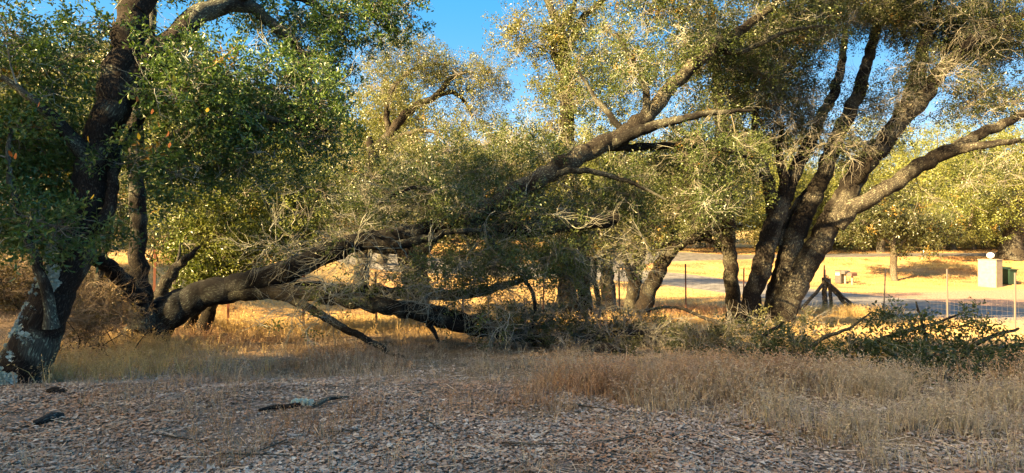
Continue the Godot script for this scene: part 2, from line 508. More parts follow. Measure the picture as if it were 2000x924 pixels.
func materials():
	var ridges := noise_img(512, 200, 0.05, FastNoiseLite.TYPE_CELLULAR, 3, 4, true)
	var fine := noise_img(512, 256, 0.05, FastNoiseLite.TYPE_SIMPLEX_SMOOTH, 4, 9)
	var spots := noise_img(512, 512, 0.02, FastNoiseLite.TYPE_SIMPLEX_SMOOTH, 5, 21)
	var bark := mix_img(512, func(a):
		var h: float = clampf(a[0] * 1.1, 0, 1) * 0.65 + a[1] * 0.35
		var b := 0.14 + 0.5 * h
		var li := smoothstep(0.6, 0.7, a[2]) * smoothstep(0.3, 0.55, a[1])
		return Color(b, b * 0.97, b * 0.94).lerp(Color(0.95, 1.0, 0.92), li * 0.6), [ridges, fine, spots])
	M.bark = std(0.92)
	M.bark.albedo_texture = ImageTexture.create_from_image(bark)
	M.bark.normal_enabled = true
	M.bark.normal_texture = bump_of(bark, 6.0)
	M.bark.normal_scale = 1.3
	M.twig = std(0.9)
	M.leaf = std(0.36)
	M.leaf.metallic_specular = 0.5
	M.leaf.backlight_enabled = true
	M.leaf.backlight = Color(0.78, 0.8, 0.3)
	M.grass = std(0.75)
	M.grass.backlight_enabled = true
	M.grass.backlight = Color(0.6, 0.56, 0.45)
	M.litter = std(0.7)
	M.wood = std(0.85)
	M.globe = std(0.25, Color(0.9, 0.9, 0.9))
	M.yellow = std(0.6, Color(0.78, 0.64, 0.16)); M.orange = std(0.6, Color(0.66, 0.38, 0.16))
	var tones := [Color(0.36, 0.275, 0.21), Color(0.43, 0.34, 0.265), Color(0.3, 0.22, 0.165), Color(0.55, 0.455, 0.36), Color(0.38, 0.23, 0.145), Color(0.4, 0.32, 0.26), Color(0.25, 0.19, 0.155)]
	for i in 7: M["dead" + str(i)] = std(0.7, tones[i].linear_to_srgb())
	M.paint = std(0.5)
	M.metal = std(0.5); M.metal.metallic = 0.6
	var g1 := noise_img(512, 512, 0.03, FastNoiseLite.TYPE_SIMPLEX_SMOOTH, 5, 3)
	var g2 := noise_img(512, 512, 0.09, FastNoiseLite.TYPE_CELLULAR, 3, 5, true)
	var gim := mix_img(512, func(a):
		var b: float = 0.52 + 0.42 * a[0] + 0.35 * (a[1] - 0.3)
		return Color(b, b * (0.97 + 0.06 * a[1]), b * (0.93 + 0.12 * a[0])), [g1, g2])
	M.ground = std(0.95)
	M.ground.uv1_triplanar = true; M.ground.uv1_world_triplanar = true
	M.ground.uv1_scale = Vector3.ONE * 0.7
	M.ground.albedo_texture = ImageTexture.create_from_image(gim)
	M.ground.normal_enabled = true
	M.ground.normal_texture = bump_of(gim, 5.0)
	var asph := mix_img(512, func(a):
		var b: float = 0.55 + 0.35 * a[0] + 0.25 * (a[1] - 0.4)
		return Color(b, b, b * 0.99), [noise_img(512, 512, 0.01, FastNoiseLite.TYPE_SIMPLEX_SMOOTH, 6, 13), noise_img(512, 512, 0.25, FastNoiseLite.TYPE_SIMPLEX, 2, 15)])
	M.road = std(0.85)
	M.road.uv1_triplanar = true; M.road.uv1_world_triplanar = true
	M.road.uv1_scale = Vector3.ONE * 0.3
	M.road.albedo_texture = ImageTexture.create_from_image(asph)
	M.stucco = std(0.9)
	M.stucco.uv1_triplanar = true
	M.stucco.uv1_scale = Vector3.ONE * 0.8
	M.stucco.albedo_texture = ImageTexture.create_from_image(mix_img(256, func(a): return Color(0.86, 0.86, 0.85) * (0.9 + 0.16 * a[0]), [noise_img(256, 256, 0.02, FastNoiseLite.TYPE_SIMPLEX_SMOOTH, 5, 17)]))

func small_meshes():
	for i in 3:
		SP["near" + str(i)] = make_spray(0.28, 20, 0.054, true, 11 + i, 4)
		SP["mid" + str(i)] = make_spray(0.42, 24, 0.07, false, 31 + i, 4)
		SP["far" + str(i)] = make_spray(0.8, 26, 0.17, false, 51 + i, 5, 0.8)
		SP["fine" + str(i)] = make_spray(0.32, 24, 0.052, false, 81 + i, 5)
	for i in 2: SP["bare" + str(i)] = make_bare(0.42, 9, 71 + i, 0.0055)

# ------------------------------------------------------------------ build
func _ready():
	# camera, sky, sun
	var cam := Camera3D.new()
	cam.name = "camera"
	cam.fov = rad_to_deg(2.0 * atan(462.0 / F)); cam.far = 3000; cam.near = 0.1
	cam.position = Vector3(0, EYE, 0)
	add_child(cam)
	var we := WorldEnvironment.new()
	we.name = "world_environment"
	var env := Environment.new()
	env.background_mode = Environment.BG_SKY
	var sky := Sky.new()
	var psm := ProceduralSkyMaterial.new()
	psm.sky_top_color = Color(0.0082, 0.0625, 0.132).linear_to_srgb()
	psm.sky_horizon_color = Color(0.26, 0.32, 0.335).linear_to_srgb()
	psm.sky_curve = 0.07
	psm.sun_angle_max = 55.0; psm.sun_curve = 0.65
	psm.ground_bottom_color = Color(0.25, 0.2, 0.13); psm.ground_horizon_color = Color(0.4, 0.36, 0.28)
	psm.energy_multiplier = 1.0
	sky.sky_material = psm
	env.sky = sky
	env.tonemap_mode = Environment.TONE_MAPPER_LINEAR
	env.tonemap_exposure = 8.1
	env.background_energy_multiplier = 1.0
	env.sdfgi_enabled = true; env.ssao_enabled = true; env.ssil_enabled = true
	we.environment = env
	add_child(we)
	var sun := DirectionalLight3D.new()
	sun.name = "sun"
	sun.light_color = Color(1.0, 0.85, 0.6)
	sun.light_energy = 1.6
	sun.light_angular_distance = 0.5
	sun.shadow_enabled = true
	sun.basis = Basis.looking_at(Vector3(0.8, -0.49, -0.61), Vector3.UP)
	add_child(sun)

	nz.seed = 5; nz.frequency = 0.1; nz.fractal_octaves = 2
	nzb.seed = 8; nzb.frequency = 0.12; nzb.fractal_octaves = 3
	materials()
	small_meshes()
	rng.seed = 1234
	build_ground()
	build_trees_left()
	build_fallen_oak()
	build_trees_middle()
	build_right_oak()
	build_far()
	build_fence()
	build_road_things()
	build_fallen_limb()
	build_floor_cover()

func build_ground():
	var xs := []
	var x := -11.0
	while x <= 11.0: xs.append(x); x += 0.22
	var st := 0.3
	while x < 900: xs.append(x); x += st; st *= 1.085
	x = -11.0 - 0.3; st = 0.3
	while x > -900: xs.push_front(x); x -= st; st *= 1.085
	var ds := []
	var d := -40.0
	while d < 2.0: ds.append(d); d += 3.0
	d = 2.0
	while d < 20.0: ds.append(d); d += 0.22
	while d < 55.0: ds.append(d); d += 0.6
	st = 0.6
	while d < 1800: ds.append(d); d += st; st *= 1.09
	var mb := MB.new()
	var road := road_line()
	for dd in ds:
		for xx in xs:
			var p := Vector3(xx, height(xx, -dd), -dd)
			mb.v.append(p)
			var e := 0.15
			mb.n.append(Vector3(height(xx - e, -dd) - height(xx + e, -dd), 2 * e, height(xx, -dd - e) - height(xx, -dd + e)).normalized())
			var a := nzb.get_noise_2d(xx * 5.0, dd * 5.0)
			var b := nzb.get_noise_2d(xx * 1.3 + 90, dd * 1.3)
			var col := Color(0.27, 0.215, 0.175)                                # leaf mould
			var gr := smoothstep(-0.5, 0.6, dd - litter_edge(xx) + a * 1.2)
			col = col.lerp(Color(0.34, 0.235, 0.14) * (1.0 + 0.25 * a), gr)     # dead grass
			var gold := smoothstep(13.0, 17.0, dd + b * 3.0)
			col = col.lerp(Color(0.6, 0.42, 0.17) * (1.0 + 0.25 * a + 0.15 * b), gold)
			if dd > 17.0 and dd < 90.0:
				col = col.lerp(Color(0.5, 0.31, 0.17), clampf(b * 1.5, 0, 0.7))
			if dd > 36.0 and dd < 80.0:
				col = col.lerp(Color(0.42, 0.22, 0.1), 0.85 * smoothstep(0.05, 0.3, nzb.get_noise_2d(xx * 0.7 + dd * 0.3, dd * 2.2)))
			# red earth of the drive to the right of the road
			if dd > 20 and dd < 46: col = col.lerp(Color(0.5, 0.31, 0.22), smoothstep(4.0, 3.0, near_line([Vector2(15, -25), Vector2(21, -30), Vector2(28, -33), Vector2(44, -35)], xx, -dd) + a * 0.5))
			mb.c.append(col); mb.t.append(Vector2(xx, dd))
	var w := xs.size()
	for j in ds.size() - 1:
		for i in w - 1:
			var k := j * w + i
			mb.ix.append_array(PackedInt32Array([k, k + w, k + 1, k + 1, k + w, k + w + 1]))
	var g := obj("ground", mb.mesh(), M.ground)
	g.set_meta("kind", "structure"); g.set_meta("label", "leaf covered ground running down into dry golden grassland"); g.set_meta("category", "ground")
	ribbon("road", road, 8.6, 0.06, Color(0.27, 0.26, 0.255), M.road, "pale grey country road curving past behind the fence", "road")
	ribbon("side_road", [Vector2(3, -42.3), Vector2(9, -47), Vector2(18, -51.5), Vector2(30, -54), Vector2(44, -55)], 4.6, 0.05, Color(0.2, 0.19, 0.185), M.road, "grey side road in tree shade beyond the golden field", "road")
	# a wooded hill far behind on the left
	var hm := MB.new()
	var n := 48
	for j in n + 1:
		for i in n + 1:
			var hx := -420.0 + 620.0 * i / n
			var hz := -130.0 - 420.0 * j / n
			var hy := hill(hx, hz)
			hm.v.append(Vector3(hx, hy, hz))
			hm.n.append(Vector3(hill(hx - 2, hz) - hill(hx + 2, hz), 4, hill(hx, hz - 2) - hill(hx, hz + 2)).normalized())
			var a := nzb.get_noise_2d(hx * 0.3, hz * 0.3)
			hm.c.append(Color(0.3, 0.27, 0.1).lerp(Color(0.13, 0.14, 0.05), smoothstep(-0.3, 0.3, a))); hm.t.append(Vector2(hx, hz))
	for j in n:
		for i in n:
			var k := j * (n + 1) + i
			hm.ix.append_array(PackedInt32Array([k, k + n + 1, k + 1, k + 1, k + n + 1, k + n + 2]))
	var h := obj("hill", hm.mesh(), M.ground)
	h.set_meta("kind", "structure"); h.set_meta("label", "scrub covered hill far behind the oaks"); h.set_meta("category", "hill")

func hill(x: float, z: float) -> float:
	return 84.0 * exp(-(pow((x + 185) / 115.0, 2) + pow((z + 300) / 95.0, 2))) + 26.0 * exp(-(pow((x + 20) / 120.0, 2) + pow((z + 340) / 80.0, 2))) + 4.0 * nzb.get_noise_2d(x * 0.2, z * 0.2) - 2.0

func ribbon(called: String, line: Array, wide: float, up: float, col: Color, mat: Material, label: String, category: String):
	var pts := []
	for i in line.size(): pts.append(Vector4(line[i].x, 0, line[i].y, wide))
	var P: PackedVector3Array = spline(pts, 0.7)[0]
	var mb := MB.new()
	var n := 8
	for i in P.size():
		var T := (P[mini(i + 1, P.size() - 1)] - P[maxi(i - 1, 0)]).normalized()
		var S := Vector3(-T.z, 0, T.x)
		for k in n + 1:
			var s := (float(k) / n - 0.5) * wide * (1.0 + 0.03 * nzb.get_noise_2d(i * 4.0, k * 30.0))
			var p := P[i] + S * s
			p.y = height(p.x, p.z) + (up if k > 0 and k < n else -0.03)
			mb.v.append(p); mb.n.append(Vector3.UP)
			var a := nzb.get_noise_2d(p.x * 2.0, p.z * 2.0)
			mb.c.append(col * (1.0 + 0.25 * a)); mb.t.append(Vector2(s, i))
	for i in P.size() - 1:
		for k in n:
			var o := i * (n + 1) + k
			mb.ix.append_array(PackedInt32Array([o, o + n + 1, o + 1, o + 1, o + n + 1, o + n + 2]))
	var o := obj(called, mb.mesh(), mat)
	o.set_meta("kind", "structure"); o.set_meta("label", label); o.set_meta("category", category)

# ------------------------------------------------------------------ left: the lichened oak and its neighbours
func build_trees_left():
	var black := {"dark": Color(0.1, 0.088, 0.08), "pale": Color(0.36, 0.38, 0.33), "lichen": 0.18}
	var t := tree("oak_tree", "big dark oak with pale green lichen on its base at the left edge", "tree", foot(50, 7.0), {"dark": Color(0.105, 0.09, 0.08), "pale": Color(0.4, 0.44, 0.38), "lichen": 0.26, "leaf": Color(0.062, 0.12, 0.034), "leaf2": Color(0.11, 0.17, 0.045), "odd": 0.012})
	var trunk := limb(t, "trunk", [q(14, 780, 6.95, 129), q(40, 735, 7.0, 94), q(72, 660, 7.0, 79), q(106, 580, 7.1, 71), q(150, 460, 7.3, 70), q(180, 340, 7.5, 62), q(210, 235, 7.6, 64), q(238, 130, 7.8, 59), q(258, 40, 8.0, 56), q(275, -80, 8.2, 53), q(290, -220, 8.4, 46), q(300, -380, 8.6, 23)], 0.06)
	limb(t, "limb", [q(245, 160, 7.85, 70), q(300, 120, 8.0, 58), q(345, 75, 8.2, 50), q(385, 36, 8.4, 40), q(432, 12, 8.6, 34), q(472, 10, 8.8, 28), q(512, 30, 9.0, 22), q(556, 72, 9.1, 17), q(592, 102, 9.2, 13), q(645, 112, 9.3, 7)])
	limb(t, "limb", [q(262, 20, 8.0, 50), q(330, -50, 8.3, 40), q(430, -60, 8.6, 32), q(540, -20, 9.0, 22), q(615, 8, 9.2, 15), q(648, 46, 9.3, 10), q(684, 84, 9.4, 5)])
	limb(t, "limb", [q(432, 12, 8.6, 18), q(520, -20, 8.9, 14), q(640, -40, 9.2, 11), q(720, -10, 9.3, 8), q(790, 12, 9.4, 4)])
	limb(t, "limb", [q(158, 450, 7.3, 36), q(200, 432, 7.3, 26), q(220, 390, 7.4, 22), q(226, 325, 7.6, 20), q(248, 275, 7.8, 16), q(300, 210, 8.0, 10), q(380, 160, 8.2, 5)], 0.08)
	limb(t, "limb", [q(190, 330, 7.5, 40), q(120, 250, 7.2, 26), q(60, 190, 7.0, 16), q(0, 150, 6.9, 10)], 0.08)
	limb(t, "limb", [q(225, 190, 7.7, 44), q(330, 190, 7.8, 26), q(430, 215, 7.9, 18), q(540, 235, 8.0, 12), q(640, 255, 8.1, 5)], 0.08)
	var shoot := limb(t, "shoot", [q(100, 640, 6.82, 30), q(98, 610, 6.8, 21), q(92, 570, 6.78, 20), q(76, 520, 6.8, 18), q(56, 460, 6.8, 16), q(32, 400, 6.8, 13), q(18, 330, 6.8, 10), q(20, 250, 6.8, 6)], 0.05, true, 0.75)
	shoot.set_meta("label", "pale lichened shoot growing from the trunk base")
	for b in [[60, 70, 7.4, 130, 100, 1.2, 24], [80, 220, 7.5, 110, 110, 0.9, 32], [50, 390, 7.3, 95, 80, 0.8, 24], [180, 400, 8.0, 90, 80, 0.6, 14], [20, 280, 7.2, 80, 90, 0.9, 15], [70, 440, 6.6, 60, 30, 0.3, 6]]:
		blob(t, b[0], b[1], b[2], b[3], b[4], b[5], b[6])
	for b in [[410, 185, 8.0, 130, 90, 1.0, 30], [520, 195, 8.2, 105, 75, 0.9, 26], [460, 285, 8.2, 130, 50, 0.9, 18], [590, 255, 8.3, 70, 50, 0.7, 12], [330, 320, 8.0, 80, 70, 0.7, 14]]:
		blob(t, b[0], b[1], b[2], b[3], b[4], b[5], b[6])
	grow(t, 10, 0.34, "near", 0.05, 0.2)
	for b in [[570, 60, 9.6, 95, 50, 0.7, 18], [625, 135, 9.3, 60, 40, 0.6, 14], [720, 20, 9.3, 90, 40, 0.7, 22], [420, 0, 9.3, 100, 40, 0.7, 9], [650, 20, 9.2, 60, 40, 0.6, 8]]:
		blob(t, b[0], b[1], b[2], b[3], b[4], b[5], b[6])
	for b in [[200, -130, 8.4, 300, 80, 1.5, 36], [-150, -50, 8.0, 160, 250, 1.5, 30]]:
		blob(t, b[0], b[1], b[2], b[3], b[4], b[5], b[6])
	grow(t, 9, 0.3, "near", 0.12, 0.2)
	done(t)
	# lichen crust on the weather side of its base
	var lx := []
	var lc := PackedColorArray()
	var fl := make_flake()
	var s := spline([q(36, 742, 7.0, 98), q(40, 735, 7.0, 94), q(72, 660, 7.0, 79), q(106, 580, 7.1, 71), q(150, 460, 7.3, 70)], 0.03)
	while lx.size() < 3000:
		var i := rng.randi_range(0, s[0].size() - 1)
		var c: Vector3 = s[0][i]; var r: float = s[1][i]
		var an := R(0.2, 2.1)
		var dir := Vector3(-cos(an), 0, sin(an))
		var p := c + dir * (r * 1.05 + 0.005)
		var g := nz.get_noise_3dv(p * 38.0) + 1.1 * nz.get_noise_3dv(p * 130.0)
		if g < 0.15 + 0.45 * maxf(0.0, an - 1.15): continue
		lx.append(Transform3D(frame_y((dir + ball() * 0.9).normalized(), R(0, TAU)).scaled(Vector3.ONE * R(0.4, 1.05)), p - t.at))
		lc.append(Color(0.36, 0.45, 0.39).lerp(Color(0.55, 0.6, 0.54), R(0, 1)))
	scatter("lichen", fl, M.litter, lx, lc, t.root)
	# single turned leaves that stand out
	var yl := make_dead_leaf(90, 0.066)
	for a in [[172, 272], [310, 243], [297, 218], [75, 205], [42, 238], [328, 262], [340, 261], [180, 385], [331, 283], [271, 266], [405, 215], [340, 152], [30, 305], [268, 193], [20, 300]]:
		var o := obj("turned_leaf", yl, M.yellow if rng.randf() < 0.65 else M.orange, t.root)
		o.position = p3(a[0], a[1], 6.25) - t.at
		o.rotation = Vector3(R(0.7, 2.2), R(-0.6, 0.6), R(0, TAU))

	t = tree("oak_tree", "slim upright oak trunk standing just right of the big lichened oak", "tree", foot(275, 11.5), black)
	limb(t, "trunk", [q(277, 640, 11.5, 51), q(276, 590, 11.5, 37), q(271, 500, 11.5, 32), q(268, 400, 11.6, 29), q(264, 300, 11.7, 27), q(272, 190, 11.8, 24), q(292, 90, 12, 19), q(300, -40, 12, 10)])
	limb(t, "limb", [q(266, 330, 11.6, 18), q(330, 270, 11.8, 13), q(400, 230, 12, 8), q(470, 200, 12, 4)])
	limb(t, "limb", [q(268, 250, 11.7, 16), q(200, 200, 11.8, 12), q(140, 130, 12, 6)])
	for b in [[260, 130, 12, 140, 90, 1.2, 14], [200, 270, 11.7, 70, 50, 0.8, 6]]:
		blob(t, b[0], b[1], b[2], b[3], b[4], b[5], b[6])
	grow(t, 11, 0.4, "mid", 0.04, 0.2)
	done(t)

	t = tree("small_oak", "small oak leaning right behind the fallen trunk with sunlit green leaves", "tree", foot(395, 13.6), {"dark": Color(0.09, 0.075, 0.065), "leaf": Color(0.1, 0.135, 0.03), "leaf2": Color(0.16, 0.175, 0.045)})
	limb(t, "trunk", [q(390, 668, 13.6, 36), q(398, 645, 13.6, 28), q(408, 605, 13.6, 25), q(436, 550, 13.7, 22), q(470, 505, 13.8, 18), q(505, 460, 14, 12), q(530, 400, 14.2, 6)], 0.08)
	limb(t, "trunk", [q(366, 668, 13.9, 36), q(372, 630, 13.9, 28), q(384, 590, 13.9, 24), q(400, 540, 14, 18), q(410, 470, 14, 12), q(420, 400, 14.2, 6)], 0.08)
	for b in [[430, 480, 14, 80, 60, 1.0, 44], [445, 530, 13.9, 45, 28, 0.6, 9], [540, 470, 14.2, 80, 40, 0.9, 20], [520, 420, 14.2, 110, 70, 1.2, 44], [450, 370, 14.4, 120, 70, 1.2, 44], [560, 360, 14.4, 90, 60, 1.1, 26], [380, 420, 14.4, 70, 70, 1.0, 20], [600, 440, 14, 60, 50, 0.8, 14]]:
		blob(t, b[0], b[1], b[2], b[3], b[4], b[5], b[6])
	grow(t, 12, 0.38, "mid", 0.06, 0.15)
	done(t)

	t = tree("sapling", "thin forked sapling in shade between the upright trunk and the leaning oak", "sapling", foot(345, 17), {"dark": Color(0.09, 0.075, 0.065)})
	limb(t, "stem", [q(344, 590, 17, 16), q(343, 530, 17, 13), q(345, 480, 17, 11), q(352, 430, 17, 8), q(358, 370, 17, 4)])
	limb(t, "stem", [q(344, 500, 17, 9), q(356, 465, 17, 7), q(366, 430, 17, 5), q(380, 390, 17, 3)])
	blob(t, 360, 370, 17, 70, 60, 1.2, 24)
	grow(t, 10, 0.45, "mid")
	done(t)
	t = tree("sapling", "thin bent sapling in shade between the lichened oak and the upright trunk", "sapling", foot(192, 13), {"dark": Color(0.09, 0.075, 0.065)})
	limb(t, "stem", [q(190, 575, 13, 18), q(192, 540, 13, 14), q(200, 500, 13, 12), q(212, 450, 13, 9), q(224, 400, 13, 5)])
	blob(t, 215, 400, 13, 60, 60, 0.9, 16)
	blob(t, 130, 440, 13, 70, 60, 0.9, 14)
	grow(t, 10, 0.42, "mid")
	done(t)

	for a in [[70, 17, 90, 1, "low green shrub on the bank behind the lichened oak"], [-20, 19, 120, 2, "broad shrub on the bank at the left edge of the view"], [170, 21, 110, 3, "rounded shrub on the bank between the lichened oak and the upright trunk"], [300, 24, 90, 4, "shrub behind the upright trunk on the bank below the road"]]:
		t = tree("shrub", a[4], "shrub", foot(a[0], a[1]), {"dark": Color(0.09, 0.075, 0.065), "leaf": Color(0.075, 0.11, 0.03), "leaf2": Color(0.14, 0.16, 0.045)})
		var f := foot(a[0], a[1])
		for k in 5:
			limb(t, "stem", [v4(f + Vector3(R(-0.2, 0.2), -0.05, R(-0.2, 0.2)), 0.03), v4(f + Vector3(R(-0.5, 0.5), R(0.5, 0.8), R(-0.3, 0.3)), 0.018), v4(f + Vector3(R(-1.1, 1.1), R(1.2, 1.9), R(-0.5, 0.5)), 0.006)], 0.2)
		blob3(t, f + Vector3(0, 1.3, 0), Vector3(a[2] / F * a[1] * 1.2, 1.0, 1.1), 54)
		grow(t, 10, 0.45, "mid", 0.08)
		done(t)
	for a in [[15, 12.6, 70, "dry brown shrub at the left edge, just behind the lichened oak's base"], [135, 13.6, 60, "dry brown shrub half hidden by the lichened oak, above the blackened limb"]]:
		t = tree("shrub", a[3], "shrub", foot(a[0], a[1]), {"dark": Color(0.09, 0.075, 0.065), "twig": Color(0.12, 0.09, 0.065), "pale": Color(0.24, 0.19, 0.14), "leaf": Color(0.085, 0.075, 0.035), "leaf2": Color(0.13, 0.1, 0.05)})
		var f := foot(a[0], a[1])
		for k in 6:
			limb(t, "stem", [v4(f + Vector3(R(-0.3, 0.3), -0.05, R(-0.2, 0.2)), 0.018), v4(f + Vector3(R(-0.6, 0.6), R(0.3, 0.5), R(-0.3, 0.3)), 0.011), v4(f + Vector3(R(-1.0, 1.0), R(0.6, 1.0), R(-0.5, 0.5)), 0.004)], 0.2)
		blob3(t, f + Vector3(0, 0.5, 0), Vector3(a[2] / F * a[1] * 1.5, 0.45, 0.6), 42)
		grow(t, 9, 0.35, "near", 0.35, 0.2)
		done(t)
	# dead wood among them
	t = tree("charred_log", "blackened dead limb leaning against the ground by the upright trunk", "log", foot(258, 10.8), {"dark": Color(0.055, 0.05, 0.048), "pale": Color(0.2, 0.19, 0.18), "lichen": 0.1})
	limb(t, "wood", [q(160, 488, 9.6, 22), q(180, 500, 9.8, 27), q(210, 522, 10.1, 30), q(250, 560, 10.6, 31), q(272, 592, 10.8, 30)], 0.06)
	t = tree("dead_branch", "broken grey dead branch rising to a sharp tip over the fallen trunk's base", "branch", foot(302, 12.3), {"dark": Color(0.12, 0.105, 0.095), "pale": Color(0.32, 0.31, 0.28)})
	limb(t, "wood", [q(296, 610, 12.3, 28), q(312, 572, 12.3, 24), q(332, 538, 12.2, 22), q(352, 516, 12.2, 17), q(370, 500, 12.1, 13), q(391, 481, 12.1, 3)], 0.05)
	limb(t, "stub", [q(340, 528, 12.2, 10), q(350, 500, 12.2, 7), q(352, 476, 12.2, 3)], 0.05)
	t = tree("dry_brush", "heap of dry tangled twigs and brown leaves between the two left oaks", "brush", foot(170, 10.2), {"dark": Color(0.2, 0.15, 0.1), "twig": Color(0.17, 0.125, 0.08), "pale": Color(0.3, 0.235, 0.16), "leaf": Color(0.12, 0.085, 0.05), "leaf2": Color(0.17, 0.125, 0.07), "odd": 0.0})
	t.root.set_meta("kind", "stuff")
	for i in 9:
		var f := foot(R(130, 250), R(9.2, 11))
		limb(t, "stem", [v4(f, 0.012), v4(f + Vector3(R(-0.3, 0.3), R(0.2, 0.4), R(-0.3, 0.3)), 0.008), v4(f + Vector3(R(-0.6, 0.6), R(0.4, 0.8), R(-0.3, 0.3)), 0.004)], 0.1)
	for b in [[190, 620, 10, 75, 32, 0.7, 15], [225, 575, 10.4, 45, 26, 0.6, 8], [150, 645, 9.4, 50, 20, 0.5, 6]]:
		blob(t, b[0], b[1], b[2], b[3], b[4], b[5], b[6])
	grow(t, 9, 0.3, "near", 0.6, 0.3)
	done(t)

func make_flake() -> ArrayMesh:
	rng.seed = 333
	var mb := MB.new()
	for k in 5:
		var o := Vector3(R(-0.02, 0.02), 0.002, R(-0.02, 0.02))
		var n := 6
		var g := R(0.85, 1.15)
		for i in n:
			var a := TAU * i / n; var b := TAU * (i + 1) / n
			mb.tri(o, o + Vector3(cos(a) * R(0.012, 0.022), R(0.002, 0.014), sin(a) * R(0.012, 0.022)), o + Vector3(cos(b) * R(0.012, 0.022), R(0.002, 0.014), sin(b) * R(0.012, 0.022)), Color(g, g, g))
	return mb.mesh()

# ------------------------------------------------------------------ the fallen and leaning oak across the middle
func build_fallen_oak():
	var t := tree("fallen_oak", "black-barked oak fallen from the left and lodged leaning across the middle", "tree", foot(285, 11.9), {"dark": Color(0.036, 0.036, 0.04), "pale": Color(0.3, 0.32, 0.31), "lichen": 0.17, "twig": Color(0.15, 0.135, 0.1), "leaf": Color(0.062, 0.09, 0.028), "leaf2": Color(0.105, 0.135, 0.038), "odd": 0.012})
	limb(t, "trunk", [q(250, 705, 11.9, 104), q(278, 668, 11.9, 83), q(312, 622, 11.9, 69), q(360, 592, 11.9, 59), q(420, 570, 11.9, 53), q(480, 556, 11.9, 51), q(540, 537, 11.8, 48), q(600, 511, 11.7, 42), q(660, 488, 11.6, 40), q(720, 470, 11.6, 35), q(790, 456, 11.7, 34), q(860, 441, 11.8, 32), q(940, 412, 11.9, 30)], 0.08)
	t.style.dark = Color(0.1, 0.088, 0.075); t.style.pale = Color(0.42, 0.4, 0.31)
	limb(t, "upper_trunk", [q(860, 441, 11.8, 38), q(940, 412, 11.9, 38), q(1020, 368, 12, 38), q(1120, 312, 12.2, 37), q(1180, 283, 12.4, 36), q(1240, 247, 12.6, 34), q(1290, 195, 12.8, 28), q(1340, 140, 13, 25), q(1400, 92, 13.2, 21), q(1480, 36, 13.4, 16), q(1560, -30, 13.6, 10)], 0.08, true, 0.4)
	t.style.dark = Color(0.058, 0.053, 0.05); t.style.pale = Color(0.33, 0.34, 0.28)
	var pale := 0.3
	limb(t, "limb", [q(440, 572, 11.9, 37), q(520, 570, 11.75, 32), q(600, 574, 11.55, 30), q(690, 588, 11.3, 30), q(770, 602, 11.2, 30), q(850, 622, 11.2, 28), q(920, 642, 11.2, 24), q(1000, 656, 11.2, 20), q(1080, 664, 11.3, 14), q(1180, 662, 11.4, 8)], 0.08, true, pale)
	limb(t, "limb", [q(560, 562, 11.75, 30), q(640, 566, 12.1, 28), q(740, 570, 12.5, 25), q(830, 574, 12.8, 23), q(910, 573, 13, 20), q(980, 558, 13.1, 15), q(1040, 540, 13.2, 9)], 0.08, true, 0.12)
	limb(t, "limb", [q(760, 596, 11.25, 22), q(850, 606, 11.4, 22), q(930, 626, 11.6, 18), q(1010, 636, 11.8, 12), q(1090, 640, 12, 6)], 0.08, true, pale)
	limb(t, "broken_branch", [q(545, 576, 11.6, 20), q(590, 594, 11.3, 17), q(640, 622, 11.0, 16), q(690, 650, 10.7, 14), q(740, 676, 10.4, 12), q(790, 702, 10.1, 7)], 0.06, true, 0.2)
	limb(t, "broken_branch", [q(835, 632, 11.2, 12), q(848, 648, 11.1, 9), q(857, 668, 11.0, 4)], 0.05, false, 0.1)
	limb(t, "limb", [q(700, 474, 11.6, 24), q(760, 478, 11.4, 20), q(830, 468, 11.3, 17), q(880, 452, 11.2, 12), q(950, 450, 11.2, 6)], 0.06, true, 0.6)
	limb(t, "broken_limb", [q(900, 440, 11.85, 34), q(980, 452, 12.0, 33), q(1060, 444, 12.0, 31), q(1120, 437, 12.0, 29), q(1170, 433, 12.0, 29), q(1208, 424, 12.0, 24)], 0.06, true, 0.6)
	limb(t, "limb", [q(1190, 282, 12.4, 26), q(1250, 256, 12.3, 22), q(1320, 235, 12.2, 16), q(1400, 220, 12.1, 10), q(1470, 215, 12.1, 5)], 0.06, true, 0.5)
	limb(t, "limb", [q(1180, 284, 12.4, 20), q(1240, 288, 12.6, 16), q(1320, 282, 12.8, 13), q(1400, 290, 13, 9), q(1470, 310, 13, 5)], 0.06, true, 0.2)
	limb(t, "limb", [q(1262, 222, 12.6, 16), q(1262, 180, 12.7, 14), q(1252, 140, 12.8, 11), q(1225, 100, 13, 9), q(1205, 65, 13, 5)], 0.06, true, 0.3)
	limb(t, "limb", [q(1055, 348, 12.1, 16), q(1120, 333, 11.9, 13), q(1180, 340, 11.8, 11), q(1240, 360, 11.7, 8), q(1300, 390, 11.6, 4)], 0.06, true, 0.5)
	limb(t, "limb", [q(1220, 260, 12.5, 15), q(1190, 225, 12.6, 12), q(1165, 195, 12.8, 9), q(1130, 140, 13, 5)], 0.06, true, 0.3)
	limb(t, "limb", [q(1395, 95, 13.2, 14), q(1450, 100, 13, 11), q(1540, 60, 12.8, 8), q(1620, 50, 12.7, 4)], 0.06, true, 0.6)
	limb(t, "limb", [q(880, 436, 11.8, 14), q(870, 400, 11.7, 11), q(840, 370, 11.6, 9), q(790, 372, 11.5, 7), q(740, 400, 11.4, 4)], 0.06, true, 0.4)
	limb(t, "limb", [q(940, 440, 11.6, 10), q(975, 490, 11.4, 9), q(1020, 540, 11.3, 8), q(1045, 590, 11.2, 7), q(1040, 640, 11.2, 4)], 0.06, true, 0.5)
	for b in [[670, 465, 11.6, 60, 35, 0.4, 7], [780, 405, 12.3, 110, 36, 0.6, 18], [650, 550, 11.2, 40, 40, 0.4, 4], [745, 540, 11.2, 60, 35, 0.5, 5]]:
		blob(t, b[0], b[1], b[2], b[3], b[4], b[5], b[6])
